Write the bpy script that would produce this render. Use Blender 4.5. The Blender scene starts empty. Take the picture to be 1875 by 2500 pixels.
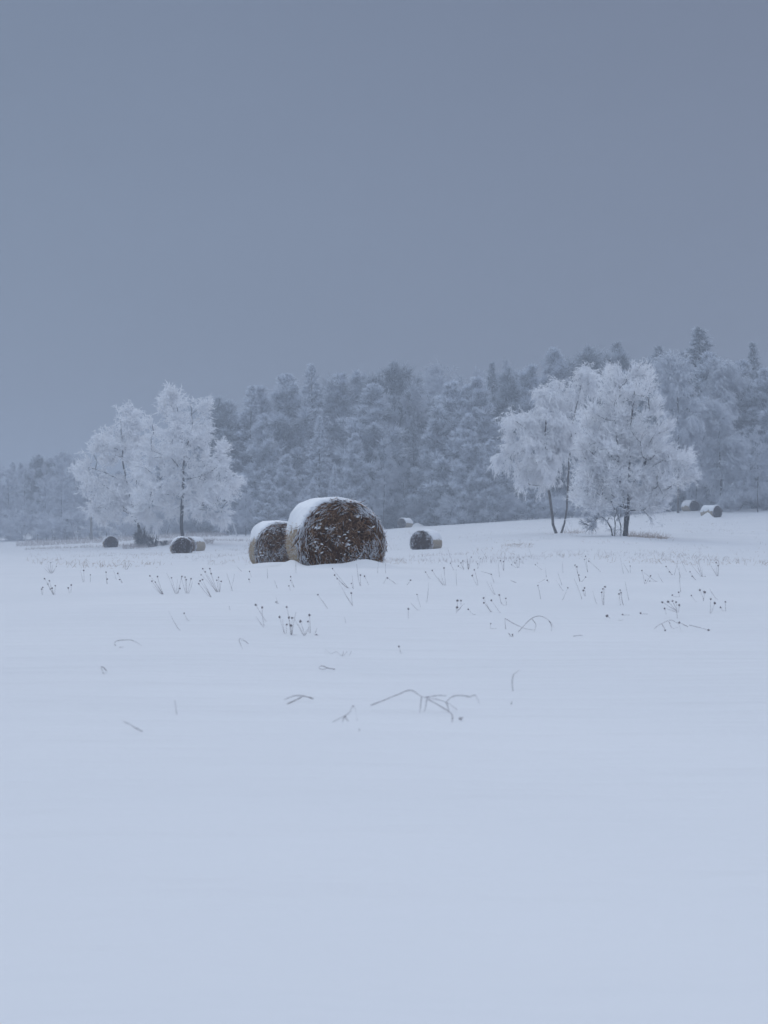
import bpy, math, random
import numpy as np

# ------------------------------------------------------------------ camera, sky, sun, exposure
SC = bpy.context.scene
COL = SC.collection
F = 3490.0            # focal length in photo pixels (photo 1875 x 2500)
CX, HY = 937.5, 1320.0
CAMZ = 0.55

cam_data = bpy.data.cameras.new('camera')
cam = bpy.data.objects.new('camera', cam_data)
COL.objects.link(cam)
cam.location = (0, 0, CAMZ)
cam.rotation_euler = (math.radians(90), 0, 0)
cam_data.sensor_fit = 'VERTICAL'
cam_data.sensor_height = 36.0
cam_data.lens = 36.0 * F / 2500.0
cam_data.shift_y = (HY - 1250.0) / 2500.0
cam_data.clip_start = 0.05
cam_data.clip_end = 3000
cam_data.dof.use_dof = True
cam_data.dof.focus_distance = 30.0
cam_data.dof.aperture_fstop = 5.6
SC.camera = cam

world = bpy.data.worlds.new('World')
SC.world = world
world.use_nodes = True
wn, wl = world.node_tree.nodes, world.node_tree.links
wn.clear()
SUN_EL, SUN_AZ = math.radians(38), math.radians(-70)
sky = wn.new('ShaderNodeTexSky'); sky.sky_type = 'NISHITA'; sky.sun_disc = False
sky.sun_elevation = SUN_EL; sky.sun_rotation = SUN_AZ
sky.dust_density = 4.0; sky.air_density = 1.0
tc = wn.new('ShaderNodeTexCoord')
sep = wn.new('ShaderNodeSeparateXYZ'); wl.new(tc.outputs['Generated'], sep.inputs[0])
ramp = wn.new('ShaderNodeValToRGB'); wl.new(sep.outputs['Z'], ramp.inputs[0])
# overcast dome: dull slate at the horizon, about three times brighter overhead
S = 1.0
def lin(r, g, b, k=1.0):
    return (r * k, g * k, b * k, 1)
el = ramp.color_ramp.elements
el[0].position = 0.0; el[0].color = lin(0.190, 0.245, 0.352, S)
el[1].position = 1.0; el[1].color = lin(0.90, 1.03, 1.25, S)
e = el.new(0.10); e.color = lin(0.180, 0.218, 0.303, S)
e = el.new(0.36); e.color = lin(0.160, 0.195, 0.276, S)
e = el.new(0.55); e.color = lin(0.66, 0.755, 0.93, S)
scale = wn.new('ShaderNodeMix'); scale.data_type = 'RGBA'; scale.blend_type = 'MULTIPLY'
scale.inputs[0].default_value = 1.0
wl.new(ramp.outputs[0], scale.inputs[6]); scale.inputs[7].default_value = (10.0, 10.0, 10.0, 1)
side = wn.new('ShaderNodeValToRGB'); mrx = wn.new('ShaderNodeMapRange')
mrx.inputs[1].default_value = -0.35; mrx.inputs[2].default_value = 0.35
wl.new(sep.outputs['X'], mrx.inputs[0]); wl.new(mrx.outputs[0], side.inputs[0])
side.color_ramp.elements[0].color = (0.97, 1.03, 1.05, 1); side.color_ramp.elements[1].color = (0.93, 0.90, 0.90, 1)
tint = wn.new('ShaderNodeMix'); tint.data_type = 'RGBA'; tint.blend_type = 'MULTIPLY'; tint.inputs[0].default_value = 1.0
wl.new(scale.outputs[2], tint.inputs[6]); wl.new(side.outputs[0], tint.inputs[7])
mix = wn.new('ShaderNodeMix'); mix.data_type = 'RGBA'; mix.inputs[0].default_value = 0.94
wl.new(sky.outputs[0], mix.inputs[6]); wl.new(tint.outputs[2], mix.inputs[7])
# faint cloud mottling
cn = wn.new('ShaderNodeTexNoise'); cn.inputs['Scale'].default_value = 2.2; cn.inputs['Detail'].default_value = 3
cmap = wn.new('ShaderNodeMapping'); cmap.inputs['Scale'].default_value = (1, 1, 3); wl.new(tc.outputs['Generated'], cmap.inputs[0]); wl.new(cmap.outputs[0], cn.inputs['Vector'])
cr = wn.new('ShaderNodeMapRange'); cr.inputs[1].default_value = 0.3; cr.inputs[2].default_value = 0.7; cr.inputs[3].default_value = 0.1015; cr.inputs[4].default_value = 0.1085
wl.new(cn.outputs[0], cr.inputs[0])
bg = wn.new('ShaderNodeBackground'); bg.inputs[1].default_value = 0.105
wl.new(mix.outputs[2], bg.inputs[0]); wl.new(cr.outputs[0], bg.inputs[1])
wo = wn.new('ShaderNodeOutputWorld'); wl.new(bg.outputs[0], wo.inputs[0])

sun_data = bpy.data.lights.new('sun', 'SUN')
sun_data.energy = 0.5; sun_data.angle = math.radians(40); sun_data.color = (1.0, 0.97, 0.93)
sun = bpy.data.objects.new('sun', sun_data); COL.objects.link(sun)
sun.rotation_euler = (math.radians(90) - SUN_EL, 0, math.radians(200))
sun.location = (0, 0, 60)

SC.view_settings.view_transform = 'Standard'
SC.view_settings.look = 'None'
SC.view_settings.exposure = 0.0
SC.view_settings.gamma = 1.0
SC.cycles.max_bounces = 12
SC.cycles.diffuse_bounces = 10
SC.cycles.glossy_bounces = 1
SC.cycles.transmission_bounces = 10
SC.cycles.volume_bounces = 1
SC.cycles.transparent_max_bounces = 4
SC.cycles.use_denoising = True
SC.cycles.use_adaptive_sampling = False

# ------------------------------------------------------------------ helpers
def tag(o, label=None, cat=None, group=None, kind=None):
    if label: o['label'] = label
    if cat: o['category'] = cat
    if group: o['group'] = group
    if kind: o['kind'] = kind
    return o

def empty(name, loc, rz=0.0, scale=(1, 1, 1)):
    o = bpy.data.objects.new(name, None); COL.objects.link(o)
    o.location = loc; o.rotation_euler = (0, 0, rz); o.scale = scale
    o.empty_display_size = 0.2
    return o

def link(name, me, parent=None):
    o = bpy.data.objects.new(name, me); COL.objects.link(o)
    if parent is not None: o.parent = parent
    return o

class MB:
    """collects numpy vertex / quad arrays with a material index and a per-vertex value"""
    def __init__(self): self.v = []; self.f = []; self.m = []; self.a = []; self.n = 0
    def add(self, v, f, mi=0, a=0.0):
        v = np.asarray(v, np.float32).reshape(-1, 3); f = np.asarray(f, np.int32).reshape(-1, 4)
        self.v.append(v); self.f.append(f + self.n)
        self.m.append(np.full(len(f), mi, np.int32))
        self.a.append(np.broadcast_to(np.asarray(a, np.float32), (len(v),)).copy())
        self.n += len(v)
    def tubes(self, P, R, sides=3, mi=0, a=None):
        """P (N,K,3), R (N,K)"""
        P = np.asarray(P, float); R = np.asarray(R, float)
        N, K, _ = P.shape
        if N == 0: return
        T = P[:, -1] - P[:, 0]; T /= (np.linalg.norm(T, axis=1, keepdims=True) + 1e-9)
        ref = np.where(np.abs(T[:, 2:3]) > 0.8, np.array([[1.0, 0, 0]]), np.array([[0, 0, 1.0]]))
        U = np.cross(T, ref); U /= (np.linalg.norm(U, axis=1, keepdims=True) + 1e-9)
        W = np.cross(T, U)
        ang = np.arange(sides) * 2 * math.pi / sides + 0.3
        ring = U[:, None, :] * np.cos(ang)[None, :, None] + W[:, None, :] * np.sin(ang)[None, :, None]
        V = P[:, :, None, :] + ring[:, None, :, :] * R[:, :, None, None]
        idx = np.arange(N * K * sides).reshape(N, K, sides)
        nx = np.roll(idx, -1, axis=2)
        Fq = np.stack([idx[:, :-1], nx[:, :-1], nx[:, 1:], idx[:, 1:]], -1).reshape(-1, 4)
        if a is None: av = 0.0
        else: av = np.broadcast_to(np.asarray(a, float).reshape(N, -1, 1), (N, K, sides)).reshape(-1)
        self.add(V.reshape(-1, 3), Fq, mi, av)
    def mesh(self, name, mats, smooth=True):
        me = bpy.data.meshes.new(name)
        v = np.concatenate(self.v); f = np.concatenate(self.f); m = np.concatenate(self.m); a = np.concatenate(self.a)
        me.vertices.add(len(v)); me.vertices.foreach_set('co', v.ravel())
        me.loops.add(len(f) * 4); me.loops.foreach_set('vertex_index', f.ravel())
        me.polygons.add(len(f))
        me.polygons.foreach_set('loop_start', np.arange(0, len(f) * 4, 4, dtype=np.int32))
        me.polygons.foreach_set('loop_total', np.full(len(f), 4, np.int32))
        for mt in mats: me.materials.append(mt)
        me.polygons.foreach_set('material_index', m)
        me.polygons.foreach_set('use_smooth', np.full(len(f), smooth, bool))
        at = me.attributes.new('val', 'FLOAT', 'POINT'); at.data.foreach_set('value', a)
        me.update(calc_edges=True)
        me.validate(clean_customdata=False)
        return me

# ------------------------------------------------------------------ smooth value noise in numpy
_rs = np.random.RandomState(7)
_NT = _rs.rand(256, 256)
def vnoise(x, y):
    x = np.asarray(x, float); y = np.asarray(y, float)
    xi = np.floor(x).astype(int); yi = np.floor(y).astype(int)
    fx = x - xi; fy = y - yi
    fx = fx * fx * (3 - 2 * fx); fy = fy * fy * (3 - 2 * fy)
    a = _NT[xi & 255, yi & 255]; b = _NT[(xi + 1) & 255, yi & 255]
    c = _NT[xi & 255, (yi + 1) & 255]; d = _NT[(xi + 1) & 255, (yi + 1) & 255]
    return (a * (1 - fx) + b * fx) * (1 - fy) + (c * (1 - fx) + d * fx) * fy - 0.5

# ------------------------------------------------------------------ materials
def new_mat(name, rough=0.9):
    m = bpy.data.materials.new(name); m.use_nodes = True
    b = m.node_tree.nodes['Principled BSDF']
    b.inputs['Roughness'].default_value = rough
    b.inputs['Specular IOR Level'].default_value = 0.2
    return m, m.node_tree.nodes, m.node_tree.links, b

def noise_node(n, l, scale, detail=4, coord='Object'):
    t = n.new('ShaderNodeTexCoord'); x = n.new('ShaderNodeTexNoise')
    x.inputs['Scale'].default_value = scale; x.inputs['Detail'].default_value = detail
    l.new(t.outputs[coord], x.inputs['Vector']); return x

def ramp_node(n, l, src, stops):
    r = n.new('ShaderNodeValToRGB'); l.new(src, r.inputs[0])
    e = r.color_ramp.elements
    e[0].position, e[0].color = stops[0][0], (*stops[0][1], 1)
    e[1].position, e[1].color = stops[-1][0], (*stops[-1][1], 1)
    for p, c in stops[1:-1]:
        q = e.new(p); q.color = (*c, 1)
    return r

def simple(name, stops, scale=6.0, rough=0.9, bump=0.0):
    m, n, l, b = new_mat(name, rough)
    x = noise_node(n, l, scale)
    r = ramp_node(n, l, x.outputs[0], stops); l.new(r.outputs[0], b.inputs['Base Color'])
    if bump:
        bp = n.new('ShaderNodeBump'); bp.inputs['Strength'].default_value = bump
        bp.inputs['Distance'].default_value = 0.02
        l.new(x.outputs[0], bp.inputs['Height']); l.new(bp.outputs[0], b.inputs['Normal'])
    return m

M = {}
def snow_mat():
    m, n, l, b = new_mat('snow', 0.9)
    b.inputs['Specular IOR Level'].default_value = 0.02
    b.inputs['Sheen Weight'].default_value = 0.25; b.inputs['Sheen Roughness'].default_value = 0.35; b.inputs['Sheen Tint'].default_value = (0.95, 0.97, 1, 1)
    x = noise_node(n, l, 0.35, 3); r = ramp_node(n, l, x.outputs[0], [(0.3, (0.76, 0.765, 0.78)), (0.7, (0.81, 0.81, 0.82))])
    l.new(r.outputs[0], b.inputs['Base Color'])
    # wind ripples stretched across the view, and fine grain
    t = n.new('ShaderNodeTexCoord'); mp = n.new('ShaderNodeMapping'); mp.inputs['Scale'].default_value = (0.5, 2.2, 1)
    l.new(t.outputs['Object'], mp.inputs[0])
    a = n.new('ShaderNodeTexNoise'); a.inputs['Scale'].default_value = 1.6; a.inputs['Detail'].default_value = 5
    l.new(mp.outputs[0], a.inputs['Vector'])
    c = noise_node(n, l, 60, 2)
    b1 = n.new('ShaderNodeBump'); b1.inputs['Strength'].default_value = 0.5; b1.inputs['Distance'].default_value = 0.06
    b2 = n.new('ShaderNodeBump'); b2.inputs['Strength'].default_value = 0.25; b2.inputs['Distance'].default_value = 0.004
    l.new(a.outputs[0], b1.inputs['Height']); l.new(c.outputs[0], b2.inputs['Height'])
    l.new(b1.outputs[0], b2.inputs['Normal']); l.new(b2.outputs[0], b.inputs['Normal'])
    return m
M['snow'] = snow_mat()
M['cap'] = simple('cap_snow', [(0.3, (0.82, 0.84, 0.87)), (0.7, (0.87, 0.88, 0.9))], 5, 0.7, 0.25)
def frost_mat(name, a, c, tr):
    # hoar frost is a loose crust of ice crystals: part of the light passes through
    m, n, l, b = new_mat(name, 1.0); b.inputs['Specular IOR Level'].default_value = 0.0
    x = noise_node(n, l, 1.2); r = ramp_node(n, l, x.outputs[0], [(0.3, a), (0.7, c)])
    l.new(r.outputs[0], b.inputs['Base Color'])
    t = n.new('ShaderNodeBsdfTranslucent'); l.new(r.outputs[0], t.inputs['Color'])
    mx = n.new('ShaderNodeMixShader'); mx.inputs[0].default_value = tr
    l.new(b.outputs[0], mx.inputs[1]); l.new(t.outputs[0], mx.inputs[2])
    l.new(mx.outputs[0], n['Material Output'].inputs['Surface'])
    return m
M['frost'] = frost_mat('hoar_frost', (0.95, 0.96, 0.98), (0.985, 0.985, 0.99), 0.3)
M['frost_mid'] = frost_mat('pale_frost', (0.70, 0.73, 0.78), (0.86, 0.88, 0.91), 0.3)
M['frost_grey'] = frost_mat('grey_frost', (0.66, 0.69, 0.74), (0.84, 0.86, 0.90), 0.3)

def bark_mat(name, dark, light, frost_lo, frost_hi, frostcol=(0.75, 0.78, 0.83)):
    """bark with rime settled on upward faces and in patches"""
    m, n, l, b = new_mat(name, 0.95)
    x = noise_node(n, l, 9, 4)
    r = ramp_node(n, l, x.outputs[0], [(0.35, dark), (0.65, light)])
    g = n.new('ShaderNodeNewGeometry'); s = n.new('ShaderNodeSeparateXYZ'); l.new(g.outputs['Normal'], s.inputs[0])
    y = noise_node(n, l, 4, 5)
    ad = n.new('ShaderNodeMath'); ad.operation = 'MULTIPLY_ADD'; ad.inputs[1].default_value = 1.3
    l.new(y.outputs[0], ad.inputs[0]); l.new(s.outputs['Z'], ad.inputs[2])
    mr = n.new('ShaderNodeMapRange'); mr.inputs[1].default_value = frost_lo; mr.inputs[2].default_value = frost_hi
    l.new(ad.outputs[0], mr.inputs[0])
    mx = n.new('ShaderNodeMix'); mx.data_type = 'RGBA'
    l.new(mr.outputs[0], mx.inputs[0]); l.new(r.outputs[0], mx.inputs[6]); mx.inputs[7].default_value = (*frostcol, 1)
    l.new(mx.outputs[2], b.inputs['Base Color'])
    return m
M['bark'] = bark_mat('dark_bark', (0.02, 0.019, 0.019), (0.055, 0.05, 0.048), 0.85, 1.5)
M['bark_rime'] = bark_mat('rimed_bark', (0.06, 0.06, 0.063), (0.12, 0.12, 0.125), 0.35, 1.1)
M['birch'] = bark_mat('birch_bark', (0.05, 0.045, 0.04), (0.17, 0.16, 0.155), 1.0, 1.7)
M['twig_dark'] = bark_mat('dark_twigs', (0.035, 0.03, 0.028), (0.09, 0.075, 0.065), 0.7, 1.6, (0.5, 0.52, 0.56))

def needle_mat(name, green, frost, lo, hi):
    """needles: dark green, rimed toward the tips (attribute val) and in patches"""
    m, n, l, b = new_mat(name, 0.95)
    at = n.new('ShaderNodeAttribute'); at.attribute_name = 'val'
    x = noise_node(n, l, 1.1, 4)
    g = n.new('ShaderNodeNewGeometry'); s = n.new('ShaderNodeSeparateXYZ'); l.new(g.outputs['Normal'], s.inputs[0])
    a1 = n.new('ShaderNodeMath'); a1.operation = 'MULTIPLY_ADD'; a1.inputs[1].default_value = 0.9
    l.new(x.outputs[0], a1.inputs[0]); l.new(at.outputs['Fac'], a1.inputs[2])
    a2 = n.new('ShaderNodeMath'); a2.operation = 'MULTIPLY_ADD'; a2.inputs[1].default_value = 0.35
    l.new(s.outputs['Z'], a2.inputs[0]); l.new(a1.outputs[0], a2.inputs[2])
    mr = n.new('ShaderNodeMapRange'); mr.inputs[1].default_value = lo; mr.inputs[2].default_value = hi
    l.new(a2.outputs[0], mr.inputs[0])
    mx = n.new('ShaderNodeMix'); mx.data_type = 'RGBA'
    l.new(mr.outputs[0], mx.inputs[0]); mx.inputs[6].default_value = (*green, 1); mx.inputs[7].default_value = (*frost, 1)
    l.new(mx.outputs[2], b.inputs['Base Color'])
    return m
M['needle'] = needle_mat('rimed_needles', (0.075, 0.09, 0.097), (0.76, 0.80, 0.87), 0.2, 1.15)
M['needle_dark'] = needle_mat('dark_needles', (0.055, 0.068, 0.072), (0.60, 0.64, 0.70), 0.35, 1.35)
M['wood'] = simple('weathered_wood', [(0.3, (0.12, 0.115, 0.11)), (0.7, (0.24, 0.23, 0.22))], 12)
M['white_post'] = simple('pale_post', [(0.3, (0.55, 0.56, 0.58)), (0.7, (0.72, 0.73, 0.75))], 12)

def straw_face_mat(name, k):
    m, n, l, b = new_mat(name, 0.95)
    x = noise_node(n, l, 11, 8); 
    r = ramp_node(n, l, x.outputs[0], [(0.33, (0.022 * k, 0.012 * k, 0.008 * k)), (0.5, (0.085 * k, 0.045 * k, 0.025 * k)), (0.68, (0.21 * k, 0.125 * k, 0.07 * k))])
    l.new(r.outputs[0], b.inputs['Base Color'])
    y = noise_node(n, l, 45, 6)
    bp = n.new('ShaderNodeBump'); bp.inputs['Strength'].default_value = 1.0; bp.inputs['Distance'].default_value = 0.05
    l.new(y.outputs[0], bp.inputs['Height']); l.new(bp.outputs[0], b.inputs['Normal'])
    return m
M['straw_end'] = straw_face_mat('straw_end', 1.0)
M['straw_end_dark'] = straw_face_mat('weathered_straw_end', 0.6)
M['wrap'] = simple('net_wrapped_straw', [(0.3, (0.24, 0.19, 0.135)), (0.55, (0.36, 0.30, 0.22)), (0.7, (0.46, 0.42, 0.36))], 22, 0.9, 0.8)
def strand_mat():
    m, n, l, b = new_mat('straw_strands', 0.85)
    at = n.new('ShaderNodeAttribute'); at.attribute_name = 'val'
    r = ramp_node(n, l, at.outputs['Fac'], [(0.0, (0.02, 0.011, 0.008)), (0.25, (0.10, 0.05, 0.028)), (0.42, (0.22, 0.12, 0.065)), (0.6, (0.40, 0.25, 0.15)), (0.68, (0.46, 0.32, 0.22)), (0.75, (0.62, 0.64, 0.69)), (1.0, (0.8, 0.82, 0.86))])
    l.new(r.outputs[0], b.inputs['Base Color']); return m
M['strand'] = strand_mat()
M['stalk'] = simple('dry_stalk', [(0.3, (0.13, 0.105, 0.11)), (0.7, (0.40, 0.37, 0.395))], 14)
M['stalk_far'] = simple('dry_stalk_brown', [(0.3, (0.13, 0.11, 0.10)), (0.7, (0.26, 0.22, 0.21))], 30)
M['seed'] = simple('seed_head', [(0.3, (0.15, 0.135, 0.14)), (0.7, (0.33, 0.31, 0.32))], 300)
M['tan_grass'] = simple('tan_grass', [(0.3, (0.34, 0.26, 0.21)), (0.7, (0.56, 0.46, 0.39))], 3)
M['pink_grass'] = simple('rime_tan_grass', [(0.3, (0.36, 0.31, 0.30)), (0.7, (0.58, 0.54, 0.54))], 1.5)

# ------------------------------------------------------------------ terrain
# (photo x, photo y of the ground there, distance)
GP = [(830,1385,20.6),(950,1386,21),(700,1385,21.5),(640,1382,32.7),(1029,1342,73),(445,1351,85),(475,1344,105),(271,1336,126),
      (981,1289,152),(1695,1247,146),(1751,1263,133),(445,1325,120),(345,1336,122),(1365,1302,95),(1530,1313,85),(1520,1326,74),
      (1700,1322,82),(1340,1318,80),
      (-60,1318,205),(100,1316,200),(100,1338,140),(100,1360,75),(300,1312,190),(500,1303,185),(720,1300,180),(1000,1290,180),
      (1200,1273,165),(1400,1262,160),(1600,1252,158),(1790,1243,150),(1960,1240,150),(1960,1270,120),
      (100,1388,32),(400,1388,30),(1250,1382,30),(1600,1378,34),(1900,1378,36),(-80,1388,32),(-80,1355,80),(1900,1335,75),(1200,1345,62),
      (720,1345,80),(720,1328,120),(1200,1300,110)]
pts, zs = [], []
for px, py, Y in GP:
    x = (px - CX) / F * Y
    pts.append((math.atan2(x, Y), math.log(math.hypot(x, Y)))); zs.append(CAMZ - (py - HY) / F * Y)
for th in (-0.5, -0.25, 0, 0.25, 0.5):
    for r, z in ((0.4, 0), (1.5, 0.0), (4, 0.0), (9, 0.03)):
        pts.append((th, math.log(r))); zs.append(z)
    for r, z in ((240, 3.6 + 6 * th), (330, 6.0 + 8 * th), (620, 8.0)):
        pts.append((th, math.log(r))); zs.append(z)
for r in (30, 80, 140):
    for th in (-0.5, 0.5):
        pts.append((th, math.log(r))); zs.append(0.1 + (th > 0) * max(0, (r - 70) * 0.035))
PT = np.array(pts) * np.array([4.0, 1.0]); ZS = np.array(zs)
def _phi(d2):
    return 0.5 * d2 * np.log(d2 + 1e-12)
_D = ((PT[:, None] - PT[None]) ** 2).sum(-1)
_n = len(PT)
_A = np.zeros((_n + 3, _n + 3)); _A[:_n, :_n] = _phi(_D) + np.eye(_n) * 1e-3
_A[:_n, _n] = 1; _A[:_n, _n + 1:] = PT; _A[_n:, :_n] = _A[:_n, _n:].T
_W = np.linalg.solve(_A, np.concatenate([ZS, np.zeros(3)]))
# drifts against the bales: (photo x, distance, height, sigma x, sigma y)
DR = [(888, 20.25, 0.10, 0.19, 0.20), (800, 20.1, 0.05, 0.22, 0.2), (712, 20.5, 0.10, 0.10, 0.35), (935, 20.2, 0.03, 0.2, 0.2),
      (700, 22.5, 0.05, 0.25, 1.2), (640, 32.0, 0.05, 0.3, 0.5), (1018, 160, 0.5, 0.45, 1.2), (1727, 131.5, 0.55, 0.28, 0.8), (700, 31.8, 0.07, 0.4, 0.6),
      (1530, 84, 0.12, 1.6, 2.5)]
def ground(x, y):
    x = np.atleast_1d(np.asarray(x, float)); y = np.atleast_1d(np.asarray(y, float))
    th = np.clip(np.arctan2(x, y), -0.5, 0.5); r = np.clip(np.hypot(x, y), 0.4, 620)
    q = np.stack([th * 4.0, np.log(r)], -1)
    out = np.empty(len(x))
    for i in range(0, len(x), 20000):
        d = ((q[i:i + 20000, None] - PT[None]) ** 2).sum(-1)
        out[i:i + 20000] = _phi(d) @ _W[:_n] + _W[_n] + q[i:i + 20000] @ _W[_n + 1:]
    # soft undulation
    amp = np.clip(r / 60, 0.12, 1.2)
    out += 0.045 * amp * vnoise(x * 0.35 + 40, y * 0.5 + 3) + 0.018 * np.clip(r / 14, 0.4, 1) * vnoise(x * 0.5 + 4, y * 1.15 + 30) + 0.012 * np.clip(r / 12, 0.6, 2) * vnoise(x * 1.1, y * 2.0 + 9)
    for px, Y, h, sx, sy in DR:
        out += h * np.exp(-0.5 * (((x - (px - CX) / F * Y) / sx) ** 2 + ((y - Y) / sy) ** 2))
    return out
def g1(x, y): return float(ground([x], [y])[0])

def build_ground():
    thf = np.linspace(-0.30, 0.30, 420)
    side = np.linspace(0.30, math.pi, 60)[1:] 
    th = np.concatenate([-side[::-1], thf, side])
    lr = np.concatenate([np.linspace(math.log(0.25), math.log(19), 240)[:-1], np.linspace(math.log(19), math.log(23), 60)[:-1],
                         np.linspace(math.log(23), math.log(220), 300)[:-1], np.linspace(math.log(220), math.log(600), 24)])
    r = np.exp(lr)
    R, T = np.meshgrid(r, th, indexing='ij')
    X = R * np.sin(T); Y = R * np.cos(T)
    Z = ground(X.ravel(), Y.ravel())
    V = np.stack([X.ravel(), Y.ravel(), Z], -1)
    idx = np.arange(len(r) * len(th)).reshape(len(r), len(th))
    Fq = np.stack([idx[:-1, :-1], idx[:-1, 1:], idx[1:, 1:], idx[1:, :-1]], -1).reshape(-1, 4)[:, ::-1]
    mb = MB(); mb.add(V, Fq)
    # small closing disc under the camera
    c = len(V); n = len(th)
    inner = V[:n]; z0 = inner[:, 2].mean()
    mb2v = np.concatenate([inner, [[0, 0, z0]]])
    f2 = [[i, n, n, i + 1] for i in range(0)]
    me = mb.mesh('snow_ground', [M['snow']])
    o = link('snow_ground', me); tag(o, 'smooth snow covered field', None, None, 'structure')
build_ground()

def X_at(px, Y): return (px - CX) / F * Y
def at(px, Y):
    x = X_at(px, Y); return (x, Y, g1(x, Y))
def Z_at(py, Y): return CAMZ - (py - HY) / F * Y
def dist_for(px, py, lo=1.2, hi=120):
    """distance at which the ray through (px, py) first meets the snow"""
    Ys = np.exp(np.linspace(math.log(lo), math.log(hi), 900))
    z = ground(X_at(px, Ys), Ys); ray = CAMZ - (py - HY) / F * Ys
    k = np.where(ray <= z)[0]
    return float(Ys[k[0]]) if len(k) else hi

# ------------------------------------------------------------------ trees
def unit(v): return v / (np.linalg.norm(v, axis=-1, keepdims=True) + 1e-9)

def shoots(rng, base, dirs, length, r0, r1, K=4, wiggle=0.15, pull=(0, 0, 0)):
    """curved shoots from base points: returns (N,K,3),(N,K)"""
    N = len(base); P = np.empty((N, K, 3)); P[:, 0] = base
    d = unit(dirs); step = (np.asarray(length) / (K - 1))[:, None]
    pull = np.asarray(pull, float)
    for k in range(1, K):
        P[:, k] = P[:, k - 1] + d * step
        d = unit(d + rng.normal(0, wiggle, (N, 3)) + pull)
    R = np.linspace(0, 1, K)[None] * (np.asarray(r1) - np.asarray(r0)).reshape(-1, 1) + np.asarray(r0).reshape(-1, 1)
    return P, np.broadcast_to(R, (N, K))

def along(rng, P, n, t0=0.2):
    """n random points and tangents on each polyline"""
    N, K, _ = P.shape
    i = np.repeat(np.arange(N), n); t = (t0 + (1 - t0) * rng.rand(len(i))) * (K - 1)
    k = np.minimum(t.astype(int), K - 2); f = (t - k)[:, None]
    a = P[i, k]; b = P[i, k + 1]
    return a + (b - a) * f, unit(b - a), t / (K - 1), i

class Skel:
    def __init__(s, seed): s.p = []; s.par = []; s.rng = np.random.RandomState(seed)
    def chain(s, pl, start=-1, step=0.45, wig=0.03):
        pl = [np.array(q, float) for q in pl]; last = start
        if start < 0:
            s.p.append(pl[0]); s.par.append(-1); last = len(s.p) - 1
        for a, b in zip(pl[:-1], pl[1:]):
            n = max(1, int(np.linalg.norm(b - a) / step))
            for k in range(1, n + 1):
                s.p.append(a + (b - a) * k / n + s.rng.normal(0, wig, 3) * (k < n)); s.par.append(last); last = len(s.p) - 1
        return last
    def near(s, q):
        return int(np.argmin(((np.array(s.p) - q) ** 2).sum(1)))
    def reach(s, targets, up=0.6, minz=0.0, curve=0.25):
        base = np.array(s.p); T = np.array(targets)
        d0 = np.sqrt(((T[:, None] - base[None]) ** 2).sum(-1)).min(1)
        for i in np.argsort(d0):
            t = T[i]; P = np.array(s.p)
            v = t - P; d = np.linalg.norm(v, axis=1)
            cost = d + up * np.maximum(0, -(v[:, 2] - 0.35 * np.hypot(v[:, 0], v[:, 1]))) + 50 * (P[:, 2] < minz)
            j = int(np.argmin(cost)); a = P[j]; L = d[j]
            if L < 0.3: continue
            n = max(1, int(L / 0.5))
            side = s.rng.normal(0, 1, 3); side[2] = abs(side[2]) * 1.2
            side = side / (np.linalg.norm(side) + 1e-9) * L * curve * 0.5
            last = j
            for k in range(1, n + 1):
                u = k / n
                s.p.append(a + (t - a) * u + side * math.sin(math.pi * u) + s.rng.normal(0, 0.035, 3) * (k < n))
                s.par.append(last); last = len(s.p) - 1
    def finish(s, rtip, power, rmax):
        n = len(s.p); P = np.array(s.p); par = np.array(s.par)
        cnt = np.ones(n)
        for i in range(n - 1, -1, -1):
            if par[i] >= 0: cnt[par[i]] += cnt[i]
        rad = rtip * cnt ** power; rad *= 1.0 if rad.max() <= rmax else 1.0
        rad = np.minimum(rad, rmax)
        kids = [[] for _ in range(n)]
        for i in range(n):
            if par[i] >= 0: kids[par[i]].append(i)
        chains = []; starts = [i for i in range(n) if par[i] < 0]
        st = [(i, None) for i in starts]
        while st:
            i, pr = st.pop(); c = [] if pr is None else [pr]
            while True:
                c.append(i)
                if not kids[i]: break
                ks = sorted(kids[i], key=lambda q: -cnt[q])
                for q in ks[1:]: st.append((q, i))
                i = ks[0]
            if len(c) > 1: chains.append((c, pr is not None))
        s.P, s.rad, s.cnt, s.parr = P, rad, cnt, par
        return chains

def ellipsoid_targets(rng, ells, n, shell=0.36):
    w = np.array([e[3] * e[4] * e[5] for e in ells]) ** 0.72; w = w / w.sum()
    k = rng.choice(len(ells), n, p=w)
    E = np.array(ells)[k]
    d = unit(rng.normal(0, 1, (n, 3))); r = rng.rand(n) ** shell
    return E[:, :3] + d * r[:, None] * E[:, 3:]

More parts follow.
